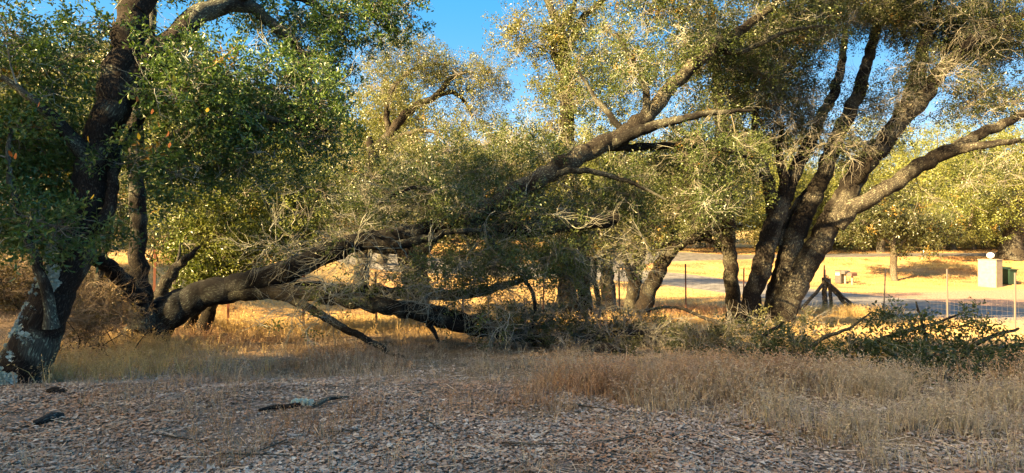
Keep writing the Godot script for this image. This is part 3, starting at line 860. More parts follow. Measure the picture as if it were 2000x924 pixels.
	for b in [[720, 545, 11.4, 70, 45, 0.5, 5], [800, 540, 11.6, 60, 40, 0.5, 5], [640, 625, 11.0, 80, 25, 0.3, 3], [900, 600, 11.2, 90, 40, 0.5, 6], [970, 600, 11.2, 60, 50, 0.5, 5]]:
		blob(t, b[0], b[1], b[2], b[3], b[4], b[5], b[6])
	t.style.bs = 1.5
	for b in [[860, 540, 11.6, 70, 40, 0.6, 7], [980, 560, 11.7, 80, 40, 0.6, 8], [1100, 560, 12, 80, 40, 0.7, 8], [1200, 500, 12.2, 60, 50, 0.7, 8], [560, 470, 11.9, 60, 40, 0.5, 8]]:
		blob(t, b[0], b[1], b[2], b[3], b[4], b[5], b[6])
	grow(t, 8, 0.3, "fine", 0.6, 0.5)
	t.style.bs = 1.2
	for b in [[880, 370, 12.6, 130, 50, 0.9, 34], [900, 400, 11.3, 90, 40, 0.4, 12], [1000, 430, 12.6, 110, 60, 0.8, 34], [1040, 420, 11.3, 70, 40, 0.4, 9], [850, 330, 12.4, 120, 50, 0.9, 24], [1010, 515, 11.6, 110, 45, 0.8, 28], [900, 500, 11.5, 70, 40, 0.7, 14], [700, 385, 12, 90, 45, 0.8, 16], [1040, 290, 12.8, 100, 60, 0.9, 26], [1150, 390, 12.6, 110, 55, 0.9, 28], [1130, 505, 12.0, 90, 45, 0.9, 20], [950, 290, 12.6, 90, 40, 0.8, 10]]:
		blob(t, b[0], b[1], b[2], b[3], b[4], b[5], b[6])
	grow(t, 11, 0.33, "fine", 0.16, 0.3)
	for b in [[1180, 170, 13.6, 90, 70, 0.8, 22], [1300, 100, 13.9, 110, 80, 0.9, 36], [1290, 320, 13.2, 100, 50, 0.8, 24], [1430, 140, 14.1, 100, 80, 0.9, 40], [1400, 260, 13.4, 100, 60, 0.8, 28], [1300, 400, 12.8, 110, 45, 0.8, 22], [1560, 40, 13.6, 90, 50, 0.8, 18], [1420, 370, 13.2, 80, 50, 0.8, 14], [1250, 20, 13.8, 110, 50, 0.9, 20], [1360, -30, 13.6, 200, 60, 0.9, 30], [1230, 140, 12.4, 60, 60, 0.4, 8], [1340, 60, 12.7, 70, 40, 0.4, 9], [1400, 300, 12.3, 80, 50, 0.4, 9]]:
		blob(t, b[0], b[1], b[2], b[3], b[4], b[5], b[6])
	t.style.bs = 1.0
	grow(t, 12, 0.34, "fine", 0.13, 0.2)
	done(t)

# ------------------------------------------------------------------ middle distance
func build_trees_middle():
	var lit := {"dark": Color(0.1, 0.085, 0.072), "leaf": Color(0.095, 0.12, 0.032), "leaf2": Color(0.15, 0.165, 0.042), "lichen": 0.2}
	var mid := {"dark": Color(0.08, 0.066, 0.056), "pale": Color(0.3, 0.29, 0.23), "leaf": Color(0.065, 0.085, 0.03), "leaf2": Color(0.12, 0.125, 0.042), "lichen": 0.25}
	var t := tree("oak_tree", "stout oak trunk in shade seen beneath the lodged trunk, left of centre", "tree", foot(812, 18), mid)
	limb(t, "trunk", [q(815, 640, 18, 70), q(812, 600, 18, 54), q(812, 550, 18, 50), q(806, 505, 18, 54), q(790, 470, 18.1, 54), q(760, 410, 18.3, 40), q(735, 340, 18.5, 26), q(720, 270, 18.6, 12)])
	limb(t, "limb", [q(806, 500, 18, 42), q(850, 450, 18, 32), q(900, 390, 18, 22), q(950, 320, 18, 12)])
	limb(t, "limb", [q(800, 485, 18, 20), q(730, 488, 17.8, 14), q(660, 470, 17.6, 8)])
	for b in [[700, 340, 18.2, 110, 60, 1.6, 40], [620, 400, 18, 110, 60, 1.5, 36], [860, 320, 18.5, 110, 60, 1.6, 36], [950, 330, 18.4, 90, 80, 1.6, 36], [760, 420, 18, 110, 50, 1.5, 26], [960, 430, 17.8, 80, 60, 1.4, 20]]:
		blob(t, b[0], b[1], b[2], b[3], b[4], b[5], b[6])
	grow(t, 11, 0.55, "mid", 0.1, 0.2)
	done(t)

	t = tree("oak_tree", "tall thin-crowned oak with bare arching limbs against the sky, left of centre", "tree", foot(705, 25), {"dark": Color(0.15, 0.125, 0.1), "pale": Color(0.36, 0.34, 0.27), "lichen": 0.3, "leaf": Color(0.1, 0.12, 0.045), "leaf2": Color(0.15, 0.155, 0.055), "tw": 2.2})
	limb(t, "trunk", [q(705, 610, 25, 40), q(706, 540, 25, 30), q(712, 450, 25, 26), q(718, 380, 25, 24), q(722, 330, 25, 23), q(738, 290, 25, 22), q(762, 264, 25, 20), q(785, 230, 25, 17), q(820, 202, 25, 14), q(850, 190, 25, 12), q(880, 155, 25, 9), q(912, 140, 25, 5)], 0.15)
	limb(t, "limb", [q(762, 264, 25, 14), q(755, 225, 25, 11), q(762, 185, 25, 10), q(782, 155, 25, 9), q(822, 130, 25, 7), q(870, 125, 25, 4)], 0.15)
	limb(t, "limb", [q(850, 190, 25, 9), q(880, 180, 25.2, 9), q(906, 196, 25.4, 7), q(922, 228, 25.5, 4)], 0.15)
	limb(t, "limb", [q(764, 272, 25, 11), q(800, 260, 24.6, 9), q(842, 256, 24.4, 8), q(867, 272, 24.2, 4)], 0.15)
	limb(t, "limb", [q(698, 395, 25, 13), q(690, 350, 24.6, 12), q(684, 320, 24.5, 10), q(668, 288, 24.4, 8), q(650, 250, 24.4, 4)], 0.15)
	for b in [[800, 115, 25, 85, 45, 1.5, 46], [880, 135, 25, 80, 50, 1.5, 46], [950, 190, 25.3, 45, 70, 1.2, 34], [745, 170, 25, 45, 65, 1.2, 26], [870, 230, 25, 80, 40, 1.2, 24], [790, 290, 24.8, 90, 40, 1.4, 16], [650, 260, 24.5, 50, 40, 1.2, 14], [760, 70, 25, 30, 30, 1, 6]]:
		blob(t, b[0], b[1], b[2], b[3], b[4], b[5], b[6])
	grow(t, 9, 0.5, "mid", 0.1, 0.1)
	done(t)

	# the tall oak whose top hangs into the sky gap
	t = tree("oak_tree", "tall oak with upright trunk rising to a dark forked top beside the sky gap", "tree", foot(1110, 19), {"dark": Color(0.09, 0.075, 0.065), "leaf": Color(0.085, 0.11, 0.03), "leaf2": Color(0.14, 0.145, 0.042)})
	limb(t, "trunk", [q(1110, 640, 19, 50), q(1110, 600, 19, 40), q(1110, 540, 19, 36), q(1113, 470, 19, 33), q(1112, 380, 19, 34), q(1108, 280, 19, 30), q(1106, 190, 19, 27), q(1104, 120, 19, 23), q(1094, 60, 19, 18), q(1070, 0, 19, 13), q(1050, -80, 19, 6)])
	limb(t, "limb", [q(1107, 160, 19, 16), q(1085, 110, 18.9, 14), q(1084, 70, 18.8, 12), q(1112, 30, 18.7, 10), q(1130, -20, 18.7, 6)])
	limb(t, "limb", [q(1107, 100, 19, 15), q(1135, 40, 19, 13), q(1165, 12, 19, 11), q(1200, -20, 19, 7)])
	for b in [[1060, 60, 19, 55, 60, 1.2, 26], [1010, 50, 19, 40, 35, 0.8, 9], [1140, 70, 19, 60, 60, 1.2, 24], [1108, 200, 19, 45, 90, 0.9, 26], [1190, 140, 19.5, 60, 70, 1.2, 18], [1080, -60, 19, 120, 70, 1.4, 24], [1230, 200, 19.5, 60, 60, 1.2, 12], [1060, 200, 19, 30, 60, 0.8, 8]]:
		blob(t, b[0], b[1], b[2], b[3], b[4], b[5], b[6])
	grow(t, 10, 0.5, "mid", 0.12, 0.2)
	for b in [[1080, 400, 18.8, 120, 70, 1.4, 34], [1030, 330, 19.2, 90, 80, 1.4, 28], [1180, 330, 19.4, 90, 80, 1.4, 26], [1050, 490, 18.6, 80, 30, 1.0, 10]]:
		blob(t, b[0], b[1], b[2], b[3], b[4], b[5], b[6])
	grow(t, 11, 0.5, "mid", 0.15, 0.2)
	done(t)

	t = tree("small_oak", "slender oak stem immediately right of the tall forked oak's foot", "tree", foot(1142, 19.4), mid)
	limb(t, "trunk", [q(1142, 635, 19.4, 34), q(1142, 600, 19.4, 27), q(1141, 540, 19.4, 25), q(1143, 470, 19.4, 20), q(1150, 400, 19.4, 12), q(1160, 330, 19.4, 6)])
	limb(t, "limb", [q(1138, 590, 19.4, 10), q(1128, 548, 19.3, 8), q(1118, 510, 19.3, 5)])
	for b in [[1150, 420, 19.4, 70, 50, 1.2, 22], [1120, 480, 19.2, 50, 36, 0.9, 10]]:
		blob(t, b[0], b[1], b[2], b[3], b[4], b[5], b[6])
	grow(t, 10, 0.5, "mid", 0.2, 0.2)
	done(t)

	t = tree("small_oak", "dark straight oak stem in the middle of the clump behind the brush", "tree", foot(1190, 19), mid)
	limb(t, "trunk", [q(1193, 635, 19, 38), q(1190, 600, 19, 30), q(1187, 545, 19, 27), q(1182, 490, 19, 22), q(1172, 430, 19.1, 16), q(1160, 370, 19.2, 8)])
	limb(t, "stem", [q(1172, 620, 19.2, 12), q(1168, 580, 19.2, 11), q(1160, 540, 19.2, 10), q(1164, 500, 19.2, 8), q(1160, 450, 19.2, 5)])
	for b in [[1190, 440, 19, 70, 40, 1.2, 18], [1230, 360, 19.2, 80, 50, 1.2, 20]]:
		blob(t, b[0], b[1], b[2], b[3], b[4], b[5], b[6])
	grow(t, 10, 0.5, "mid", 0.15, 0.25)
	done(t)

	t = tree("oak_tree", "oak with two trunks, one leaning right over the golden grass, in the clump", "tree", foot(1240, 18.5), mid)
	limb(t, "trunk", [q(1230, 640, 18.5, 36), q(1232, 600, 18.5, 27), q(1240, 550, 18.5, 25), q(1250, 500, 18.6, 22), q(1258, 450, 18.7, 17), q(1250, 390, 18.9, 12), q(1240, 330, 19, 5)])
	limb(t, "trunk", [q(1244, 638, 18.2, 41), q(1256, 598, 18.1, 32), q(1277, 550, 18, 30), q(1302, 502, 17.9, 26), q(1330, 475, 17.8, 21), q(1368, 462, 17.7, 18), q(1410, 448, 17.6, 10), q(1450, 440, 17.6, 4)])
	limb(t, "limb", [q(1296, 512, 17.9, 24), q(1310, 460, 18, 20), q(1330, 410, 18.2, 14), q(1350, 350, 18.4, 7)])
	limb(t, "limb", [q(1368, 462, 17.7, 12), q(1400, 478, 17.5, 9), q(1425, 505, 17.4, 5)])
	limb(t, "limb", [q(1238, 560, 18.4, 14), q(1222, 510, 18.2, 11), q(1212, 470, 18.1, 6)])
	for b in [[1280, 390, 18, 100, 50, 1.2, 30], [1370, 405, 17.8, 90, 35, 1.1, 20], [1340, 330, 18.3, 90, 50, 1.2, 24], [1220, 470, 18, 40, 30, 0.9, 9], [1280, 445, 17.8, 60, 20, 0.7, 7]]:
		blob(t, b[0], b[1], b[2], b[3], b[4], b[5], b[6])
	grow(t, 11, 0.45, "mid", 0.18, 0.3)
	done(t)

	t = tree("oak_tree", "straight single trunk standing alone left of the big multi-stemmed oak", "tree", foot(1432, 17), {"dark": Color(0.09, 0.068, 0.056), "pale": Color(0.3, 0.28, 0.22), "lichen": 0.18, "leaf": Color(0.065, 0.08, 0.03), "leaf2": Color(0.1, 0.11, 0.04)})
	limb(t, "trunk", [q(1436, 660, 17, 39), q(1434, 610, 17, 31), q(1430, 560, 17, 29), q(1425, 490, 17, 26), q(1420, 400, 17, 25), q(1412, 300, 17, 23), q(1404, 200, 17, 19), q(1396, 100, 17, 14), q(1390, 0, 17, 8)])
	limb(t, "limb", [q(1414, 330, 17, 14), q(1370, 290, 16.8, 11), q(1320, 270, 16.6, 6)])
	limb(t, "limb", [q(1406, 230, 17, 14), q(1450, 190, 16.8, 11), q(1500, 160, 16.6, 6)])
	for b in [[1400, 170, 17, 110, 80, 1.3, 40], [1370, 300, 16.7, 80, 60, 1.1, 26], [1470, 300, 16.8, 60, 60, 1.0, 14], [1430, 40, 17, 120, 60, 1.3, 30], [1390, 420, 16.8, 70, 40, 0.9, 14], [1490, 180, 16.8, 60, 60, 1, 14]]:
		blob(t, b[0], b[1], b[2], b[3], b[4], b[5], b[6])
	grow(t, 11, 0.42, "mid", 0.2, 0.3)
	done(t)

# ------------------------------------------------------------------ right: the many-stemmed oak
func build_right_oak():
	var t := tree("oak_tree", "massive many-stemmed oak spreading over the right of the clearing", "tree", foot(1515, 15), {"dark": Color(0.075, 0.064, 0.056), "pale": Color(0.36, 0.34, 0.28), "lichen": 0.33, "twig": Color(0.12, 0.11, 0.085), "bs": 0.9, "leaf": Color(0.045, 0.062, 0.024), "leaf2": Color(0.085, 0.1, 0.035), "odd": 0.01})
	limb(t, "trunk", [q(1474, 680, 15, 52), q(1472, 620, 15, 42), q(1467, 574, 15, 34), q(1488, 524, 15, 38), q(1500, 474, 15, 35), q(1514, 431, 15, 33), q(1530, 388, 15.1, 31), q(1556, 328, 15.3, 27), q(1578, 285, 15.4, 26), q(1602, 235, 15.5, 22), q(1640, 145, 15.7, 17), q(1652, 50, 15.9, 9)], 0.08)
	limb(t, "limb", [q(1510, 420, 15, 26), q(1503, 366, 14.8, 22), q(1490, 326, 14.7, 19), q(1482, 290, 14.6, 16), q(1474, 240, 14.5, 11), q(1490, 170, 14.4, 5)], 0.08)
	limb(t, "limb", [q(1526, 395, 15.1, 20), q(1530, 350, 15, 18), q(1522, 300, 15, 14), q(1528, 240, 15, 8)], 0.08)
	limb(t, "trunk", [q(1506, 680, 15.2, 54), q(1510, 625, 15.2, 44), q(1520, 575, 15.2, 40), q(1536, 515, 15.1, 39), q(1556, 453, 15.2, 37), q(1582, 390, 15.3, 34), q(1606, 345, 15.4, 31), q(1627, 290, 15.5, 29), q(1654, 231, 15.6, 27), q(1682, 166, 15.8, 24), q(1702, 95, 16, 19), q(1722, 20, 16.2, 12)], 0.08)
	limb(t, "trunk", [q(1508, 690, 15, 76), q(1517, 640, 14.95, 58), q(1535, 595, 14.9, 49), q(1562, 542, 14.9, 45), q(1594, 484, 14.9, 43), q(1627, 425, 14.9, 41), q(1662, 362, 14.9, 40), q(1690, 318, 14.9, 37), q(1722, 285, 14.9, 34), q(1752, 240, 15, 32), q(1782, 180, 15.1, 28), q(1804, 95, 15.2, 22), q(1830, 10, 15.3, 14), q(1850, -80, 15.4, 6)], 0.08)
	limb(t, "limb", [q(1632, 440, 14.85, 36), q(1662, 408, 14.7, 33), q(1704, 385, 14.6, 30), q(1752, 355, 14.5, 29), q(1800, 322, 14.4, 28), q(1850, 295, 14.3, 25), q(1905, 268, 14.2, 22), q(1950, 246, 14.1, 20), q(2010, 215, 14, 14), q(2080, 170, 14, 6)], 0.08)
	limb(t, "limb", [q(1830, 308, 14.3, 22), q(1880, 290, 14.1, 18), q(1930, 282, 13.9, 15), q(2010, 274, 13.8, 8)], 0.08)
	limb(t, "limb", [q(1752, 242, 15, 32), q(1800, 195, 14.9, 30), q(1846, 130, 14.8, 27), q(1880, 98, 14.7, 23), q(1916, 68, 14.6, 18), q(2000, 30, 14.5, 10)], 0.08)
	limb(t, "limb", [q(1662, 360, 14.9, 22), q(1690, 340, 14.4, 14), q(1700, 310, 14.1, 8)], 0.06)
	limb(t, "limb", [q(1540, 515, 15, 16), q(1528, 460, 15.3, 13), q(1560, 390, 15.6, 10), q(1590, 360, 15.8, 6)], 0.08)
	# crown: dark mass at the top with lit dead twigs hanging in front
	for b in [[1490, 60, 14.8, 110, 70, 1.2, 66], [1470, 170, 14.8, 90, 60, 1.0, 36], [1600, 30, 15.4, 100, 50, 1.2, 60], [1550, 140, 15.2, 70, 70, 1.0, 28], [1660, 20, 15.8, 90, 45, 1.1, 46], [1530, 240, 15.4, 60, 40, 0.8, 20], [1740, 40, 15.4, 70, 40, 1.1, 20], [1760, 130, 15.2, 50, 40, 0.9, 12], [1870, 50, 15.6, 110, 60, 1.2, 76], [1960, 60, 15.2, 90, 70, 1.1, 64], [1790, 20, 15.9, 90, 50, 1.0, 30], [1960, 170, 14.6, 80, 50, 1.0, 26], [1900, 210, 15, 60, 40, 0.8, 12], [1700, 190, 15.8, 50, 50, 0.8, 14], [1700, 260, 15.4, 60, 35, 0.9, 10], [1640, 300, 15.6, 60, 40, 0.9, 12], [1700, -80, 15.2, 350, 70, 2.0, 70], [1480, -190, 14, 280, 120, 2.2, 60], [1480, -115, 11.2, 240, 70, 1.1, 60], [1600, -180, 12.3, 240, 80, 1.4, 60], [1900, -60, 14.8, 200, 80, 1.8, 40]]:
		blob(t, b[0], b[1], b[2], b[3], b[4], b[5], b[6])
	grow(t, 13, 0.36, "fine", 0.14, 0.25)
	for b in [[1560, 200, 14.3, 70, 45, 0.6, 13], [1640, 270, 14.2, 50, 50, 0.4, 9], [1790, 130, 14.2, 90, 60, 0.6, 8], [1740, 210, 14.2, 60, 60, 0.5, 6], [1900, 40, 14, 90, 40, 0.6, 8], [1540, 90, 14.2, 100, 60, 0.6, 15], [1520, 270, 14.4, 60, 40, 0.5, 6], [1880, 230, 14.2, 80, 40, 0.6, 3]]:
		blob(t, b[0], b[1], b[2], b[3], b[4], b[5], b[6])
	t.style.bs = 1.15
	grow(t, 7, 0.34, "fine", 0.6, 0.6)
	t.style.bs = 0.9
	for b in [[1950, 330, 14, 70, 50, 0.8, 10], [1860, 380, 14.2, 90, 50, 0.8, 6]]:
		blob(t, b[0], b[1], b[2], b[3], b[4], b[5], b[6])
	grow(t, 8, 0.36, "fine", 0.3, 0.4)
	done(t)

# ------------------------------------------------------------------ beyond the road
func build_far():
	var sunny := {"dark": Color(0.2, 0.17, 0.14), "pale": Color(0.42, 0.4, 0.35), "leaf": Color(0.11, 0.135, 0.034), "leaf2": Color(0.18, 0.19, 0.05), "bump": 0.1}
	var row := "oaks beyond the road"
	# far side, left to right: [u, depth, top v, width in px, label]
	var list := [
		[-30, 44, 120, 330, "sunlit oak across the road at the far left edge"],
		[150, 50, 190, 300, "sunlit oak across the road behind the lichened oak's trunk"],
		[330, 46, 250, 260, "sunlit oak across the road seen between the slim trunk and the small oak"],
		[520, 52, 240, 280, "sunlit oak across the road above the fallen trunk's bend"],
		[745, 40, 165, 235, "round bright yellow-green oak across the road behind the thin-crowned oak"],
		[960, 50, 262, 240, "sunlit oak across the road below the sky gap"],
		[1180, 54, 235, 260, "sunlit oak across the road behind the clump of stems"],
		[1400, 56, 240, 260, "sunlit oak across the road behind the lone straight trunk"],
		[1560, 60, 270, 220, "sunlit oak across the road seen through the many-stemmed oak"],
		[1720, 58, 240, 260, "sunlit oak beyond the field behind the mailboxes"],
		[1860, 62, 215, 260, "sunlit oak beyond the field behind the small white-trunked tree"]]
	for a in list:
		rng.seed = 400 + int(a[1] * 10)
		var b := foot(a[0], a[1])
		var tall: float = p3(a[0], a[2], a[1]).y - b.y
		var wide: float = a[3] / F * a[1]
		done(plain_oak("oak_tree", a[4], b, tall, wide * 0.75, 230, 6, 1.0, "far", sunny, row, 0.22))
	# nearer ones on the right
	rng.seed = 77
	var b := foot(1975, 50)
	var t := tree("big_oak", "old oak with a thick pale trunk at the far right edge of the field", "tree", b, sunny, "")
	limb(t, "trunk", [q(1974, 508, 50, 58), q(1975, 496, 50, 46), q(1977, 470, 50, 36), q(1984, 430, 50, 36), q(1992, 380, 50, 28), q(2000, 320, 50, 16)], 0.4)
	limb(t, "limb", [q(1985, 420, 50, 20), q(1930, 380, 49, 14), q(1880, 350, 48, 8)], 0.4)
	limb(t, "limb", [q(1988, 400, 50, 20), q(2060, 360, 50, 14), q(2120, 330, 50, 8)], 0.4)
	for k in [[1900, 350, 48, 110, 60, 3.5, 60], [1990, 300, 50, 110, 60, 4, 60], [1860, 410, 47, 70, 35, 2.5, 24], [2080, 340, 50, 110, 70, 4, 30], [1960, 420, 48, 60, 30, 2, 16]]:
		blob(t, k[0], k[1], k[2], k[3], k[4], k[5], k[6])
	grow(t, 7, 0.9, "far", 0.0, 0.3, false, 0.8)
	done(t)
	t = tree("small_tree", "small tree with a pale trunk and drooping dark crown on the golden field", "tree", foot(1747, 41.5), {"dark": Color(0.36, 0.31, 0.25), "pale": Color(0.55, 0.5, 0.42), "lichen": 0.4, "leaf": Color(0.04, 0.052, 0.02), "leaf2": Color(0.075, 0.078, 0.03), "odd": 0.03})
	limb(t, "trunk", [q(1748, 558, 41.5, 18), q(1747, 545, 41.5, 13), q(1745, 515, 41.5, 12), q(1746, 490, 41.5, 12), q(1742, 455, 41.5, 9), q(1735, 420, 41.5, 5)], 0.25)
	limb(t, "limb", [q(1746, 492, 41.5, 7), q(1775, 460, 41.5, 5), q(1805, 440, 41.3, 3)], 0.25)
	limb(t, "limb", [q(1744, 480, 41.5, 7), q(1710, 450, 41.5, 5), q(1680, 430, 41.3, 3)], 0.25)
	for k in [[1740, 420, 41.5, 75, 28, 2.2, 40], [1690, 445, 41.3, 40, 18, 1.6, 14], [1800, 440, 41.3, 40, 24, 1.6, 16], [1785, 478, 41, 16, 16, 0.7, 4], [1750, 390, 41.5, 60, 25, 2, 18]]:
		blob(t, k[0], k[1], k[2], k[3], k[4], k[5], k[6])
	grow(t, 6, 0.65, "far", 0.06, 0.5, false, 0.5)
	done(t)
	# the wood behind them all, one mass
	var xf := []
	var cols := PackedColorArray()
	var trunks := MB.new()
	rng.seed = 900
	for i in 95:
		var u := -260.0 + 2600.0 * i / 95.0 + R(-20, 20)
		var d := R(64, 92)
		if u > 850 and u < 1040: d = R(70, 92)
		var p := foot(u, d)
		var tall: float = R(7.0, 11.0) if u > 640 else R(9.5, 15.0)
		var wide := tall * R(0.42, 0.6)
		trunks.tube(PackedVector3Array([p, p + Vector3(R(-0.5, 0.5), tall * 0.35, 0), p + Vector3(R(-1, 1), tall * 0.8, R(-1, 1))]), PackedFloat32Array([0.35, 0.26, 0.08]), 6, Color(0.2, 0.17, 0.14), Color(0.2, 0.17, 0.14), 0.0, nz, 0.0, false)
		var hue := R(0, 1)
		for k in 420:
			var bb := ball().normalized() * pow(rng.randf(), 0.3)
			var o := p + Vector3(bb.x * wide, tall * 0.56 + bb.y * tall * 0.46, bb.z * wide)
			if nz.get_noise_3dv(o * 3.0) < -0.18: continue
			xf.append(Transform3D(frame_y(bb + Vector3(0, 0.3, 0) + ball() * 0.6, R(0, TAU)).scaled(Vector3.ONE * R(1.0, 1.7)), o))
			cols.append(Color(0.09, 0.11, 0.03).lerp(Color(0.17, 0.18, 0.05), clampf(hue * 0.7 + R(-0.2, 0.4), 0, 1)) * R(0.8, 1.15))
	var wood := thing("woodland", "far wood of sunlit oaks and scrub closing the view", "woodland")
	stuff(wood)
	stuff(obj("trunks", trunks.mesh(), M.twig, wood))
	scatter("foliage", SP["far0"], M.leaf, xf, cols, wood)
	# scrub along the far edge of the field, and on the hill
	xf = []; cols = PackedColorArray()
	for i in 60:
		var u := R(1490, 2150)
		var p := foot(u, R(62, 70))
		if u < 1560: p = foot(u, R(56, 60))
		var w := R(1.0, 2.2)
		for k in 90:
			var bb := ball()
			xf.append(Transform3D(frame_y(Vector3(bb.x, absf(bb.y) + 0.3, bb.z) + ball() * 0.5, R(0, TAU)).scaled(Vector3.ONE * R(0.6, 1.0)), p + Vector3(bb.x * w, (bb.y * 0.5 + 0.5) * w * 1.1, bb.z * w)))
			cols.append(Color(0.13, 0.14, 0.045).lerp(Color(0.22, 0.19, 0.08), R(0, 1)))
	var scrub := scatter("scrub", SP["far1"], M.leaf, xf, cols)
	tag(scrub, "pale green scrub along the far edge of the golden field", "scrub")
	xf = []; cols = PackedColorArray()
	for i in 420:
		var hx := R(-330, 60); var hz := R(-200, -330)
		var p := Vector3(hx, hill(hx, hz), hz)
		var w := R(2.0, 4.5)
		for k in 36:
			var bb := ball()
			xf.append(Transform3D(frame_y(bb + Vector3(0, 0.5, 0), R(0, TAU)).scaled(Vector3.ONE * R(2.4, 3.6)), p + Vector3(bb.x * w, (bb.y * 0.5 + 0.5) * w * 1.3, bb.z * w)))
			cols.append(Color(0.1, 0.11, 0.035).lerp(Color(0.2, 0.18, 0.07), R(0, 1)))
	var hw := scatter("hillside_trees", SP["far2"], M.leaf, xf, cols)
	tag(hw, "trees scattered over the far hillside", "trees")
	# the oaks to the left of and behind the camera, whose shade covers the clearing
	rng.seed = 55
	var grove := "tall oaks far to the left and behind the camera"
	var proto: Tr = plain_oak("oak_tree", "tall oak of the row that shades the clearing, outside the view", Vector3(-20.4, height(-20.4, 9.5), 9.5), 16.5, 8.4, 460, 9, 1.5, "far", {}, grove, 0.22)
	done(proto)
	for s in [[-31.6, 8, 1.0, 0.95], [-26, 8.7, 2.2, 0.86], [-17.2, 12, 4.0, 1.0], [-14.8, 15.2, 0.4, 0.97], [-12.3, 18.3, 1.7, 1.0], [-24, 17, 5.0, 0.9], [-9.0, 22.5, 3.0, 1.0], [-33.8, -2.9, 2.7, 0.95], [-40, -14, 0.9, 0.9]]:
		grove_copy(proto, s)

func grove_copy(proto: Tr, s: Array):
	var o: Node3D = proto.root.duplicate()
	put(o, "oak_tree")
	o.position = Vector3(s[0], height(s[0], s[1]), s[1]); o.rotation.y = s[2]; o.scale = Vector3.ONE * s[3]

# ------------------------------------------------------------------ fence
func build_fence():
	var iron := Color(0.16, 0.07, 0.045)
	var run := [[150, 15.0], [300, 15.2], [445, 15.6], [592, 16.6], [735, 17.3], [905, 18.2], [1060, 19.4], [1210, 20.4], [1340, 20.8], [1452, 21.2], [1608, 21.6]]
	fence("wire_fence", "low wire mesh fence on rusty steel posts running behind the fallen oak", run, iron, 1.5)
	fence("wire_fence", "wire mesh fence on thin steel posts coming forward from the corner brace on the right", [[1612, 21.6], [1726, 19.2], [1852, 16.4], [1984, 14.2], [2140, 12.4]], Color(0.13, 0.11, 0.1), 1.45)
	# corner brace of grey timber
	var at := foot(1610, 21.6)
	var o := thing("fence_brace", "weathered timber corner brace of a post and two slanting rails beside the road", "fence post", at)
	var a := {"dark": Color(0.34, 0.29, 0.25), "pale": Color(0.5, 0.46, 0.4), "lichen": 0.4, "bump": 0.1}
	var t := Tr.new(); t.root = o; t.at = at; t.style = a
	limb(t, "post", [v4(at + Vector3(0, -0.1, 0), 0.085), v4(at + Vector3(0.02, 0.5, 0), 0.08), v4(at + Vector3(0, 1.12, 0), 0.075)], 0.1, false)
	limb(t, "post", [v4(at + Vector3(0.2, -0.1, 0.15), 0.06), v4(at + Vector3(0.12, 1.1, 0.05), 0.055)], 0.1, false)
	limb(t, "rail", [v4(at + Vector3(0.05, 0.95, 0), 0.06), v4(at + Vector3(0.48, 0.38, 0.3), 0.062), v4(at + Vector3(0.85, -0.1, 0.55), 0.062)], 0.1, false)
	limb(t, "rail", [v4(at + Vector3(-0.05, 0.9, 0), 0.055), v4(at + Vector3(-0.5, 0.48, 0.2), 0.056), v4(at + Vector3(-0.95, 0.1, 0.35), 0.056)], 0.1, false)
	limb(t, "rail", [v4(at + Vector3(0.02, 1.05, 0.05), 0.045), v4(at + Vector3(0.55, 0.42, 0.4), 0.045), v4(at + Vector3(0.98, -0.05, 0.75), 0.045)], 0.1, false)
	var cap := MB.new()
	for i in 8:
		var y := at + Vector3(0.04, 1.08, 0.02)
		cap.tube(PackedVector3Array([y, y + ball() * 0.12 + Vector3(0, 0.05, 0), y + ball() * 0.2 + Vector3(0, 0.1, 0)]), PackedFloat32Array([0.018, 0.014, 0.006]), 4, Color(0.2, 0.17, 0.13), Color(0.2, 0.17, 0.13), 0.0, nz, 0.0, false)
	stuff(obj("wire_twist", cap.mesh(at), M.wood, o))

func fence(called: String, label: String, run: Array, col: Color, tall: float):
	var at := foot(run[0][0], run[0][1])
	var o := thing(called, label, "fence", at)
	var tops := []
	for r in run:
		var p := foot(r[0], r[1])
		var top := p + Vector3(R(-0.06, 0.06), tall * R(0.92, 1.08), R(-0.05, 0.05))
		tops.append([p, top])
		var mb := MB.new()
		var bs := frame_y(top - p, 0.4)
		var xf := Transform3D(bs, (p + top) * 0.5 + Vector3(0, -0.1, 0) - at)
		mb.box(xf, Vector3(0.058 if tall > 1.47 else 0.032, p.distance_to(top) + 0.2, 0.009), col, 0.002)
		mb.box(xf * Transform3D(Basis(), Vector3(0, 0, 0.018)), Vector3(0.007, p.distance_to(top) + 0.2, 0.028), col, 0.002)
		obj("post", mb.mesh(), M.paint, o)
	var wire := MB.new()
	var wc := Color(0.2, 0.17, 0.15)
	for i in tops.size() - 1:
		var a: Array = tops[i]; var b: Array = tops[i + 1]
		var len: float = a[0].distance_to(b[0])
		for k in 9:
			var s := 0.04 + 0.74 * k / 8.0
			var p: Vector3 = a[0].lerp(a[1], s); var e: Vector3 = b[0].lerp(b[1], s)
			wire.tube(PackedVector3Array([p, p.lerp(e, 0.5) + Vector3(0, -0.02 + R(-0.015, 0.015), 0), e]), PackedFloat32Array([0.0018, 0.0018, 0.0018]), 3, wc, wc, 0.0, nz, 0.0, false)
		var n := int(len / 0.15)
		for k in n:
			var s := (k + 0.5) / n
			var p: Vector3 = a[0].lerp(b[0], s); var e: Vector3 = a[1].lerp(b[1], s)
			wire.tube(PackedVector3Array([p.lerp(e, 0.03), p.lerp(e, 0.78)]), PackedFloat32Array([0.0014, 0.0014]), 3, wc, wc, 0.0, nz, 0.0, false)
	stuff(obj("wire_mesh", wire.mesh(at), M.wood, o))

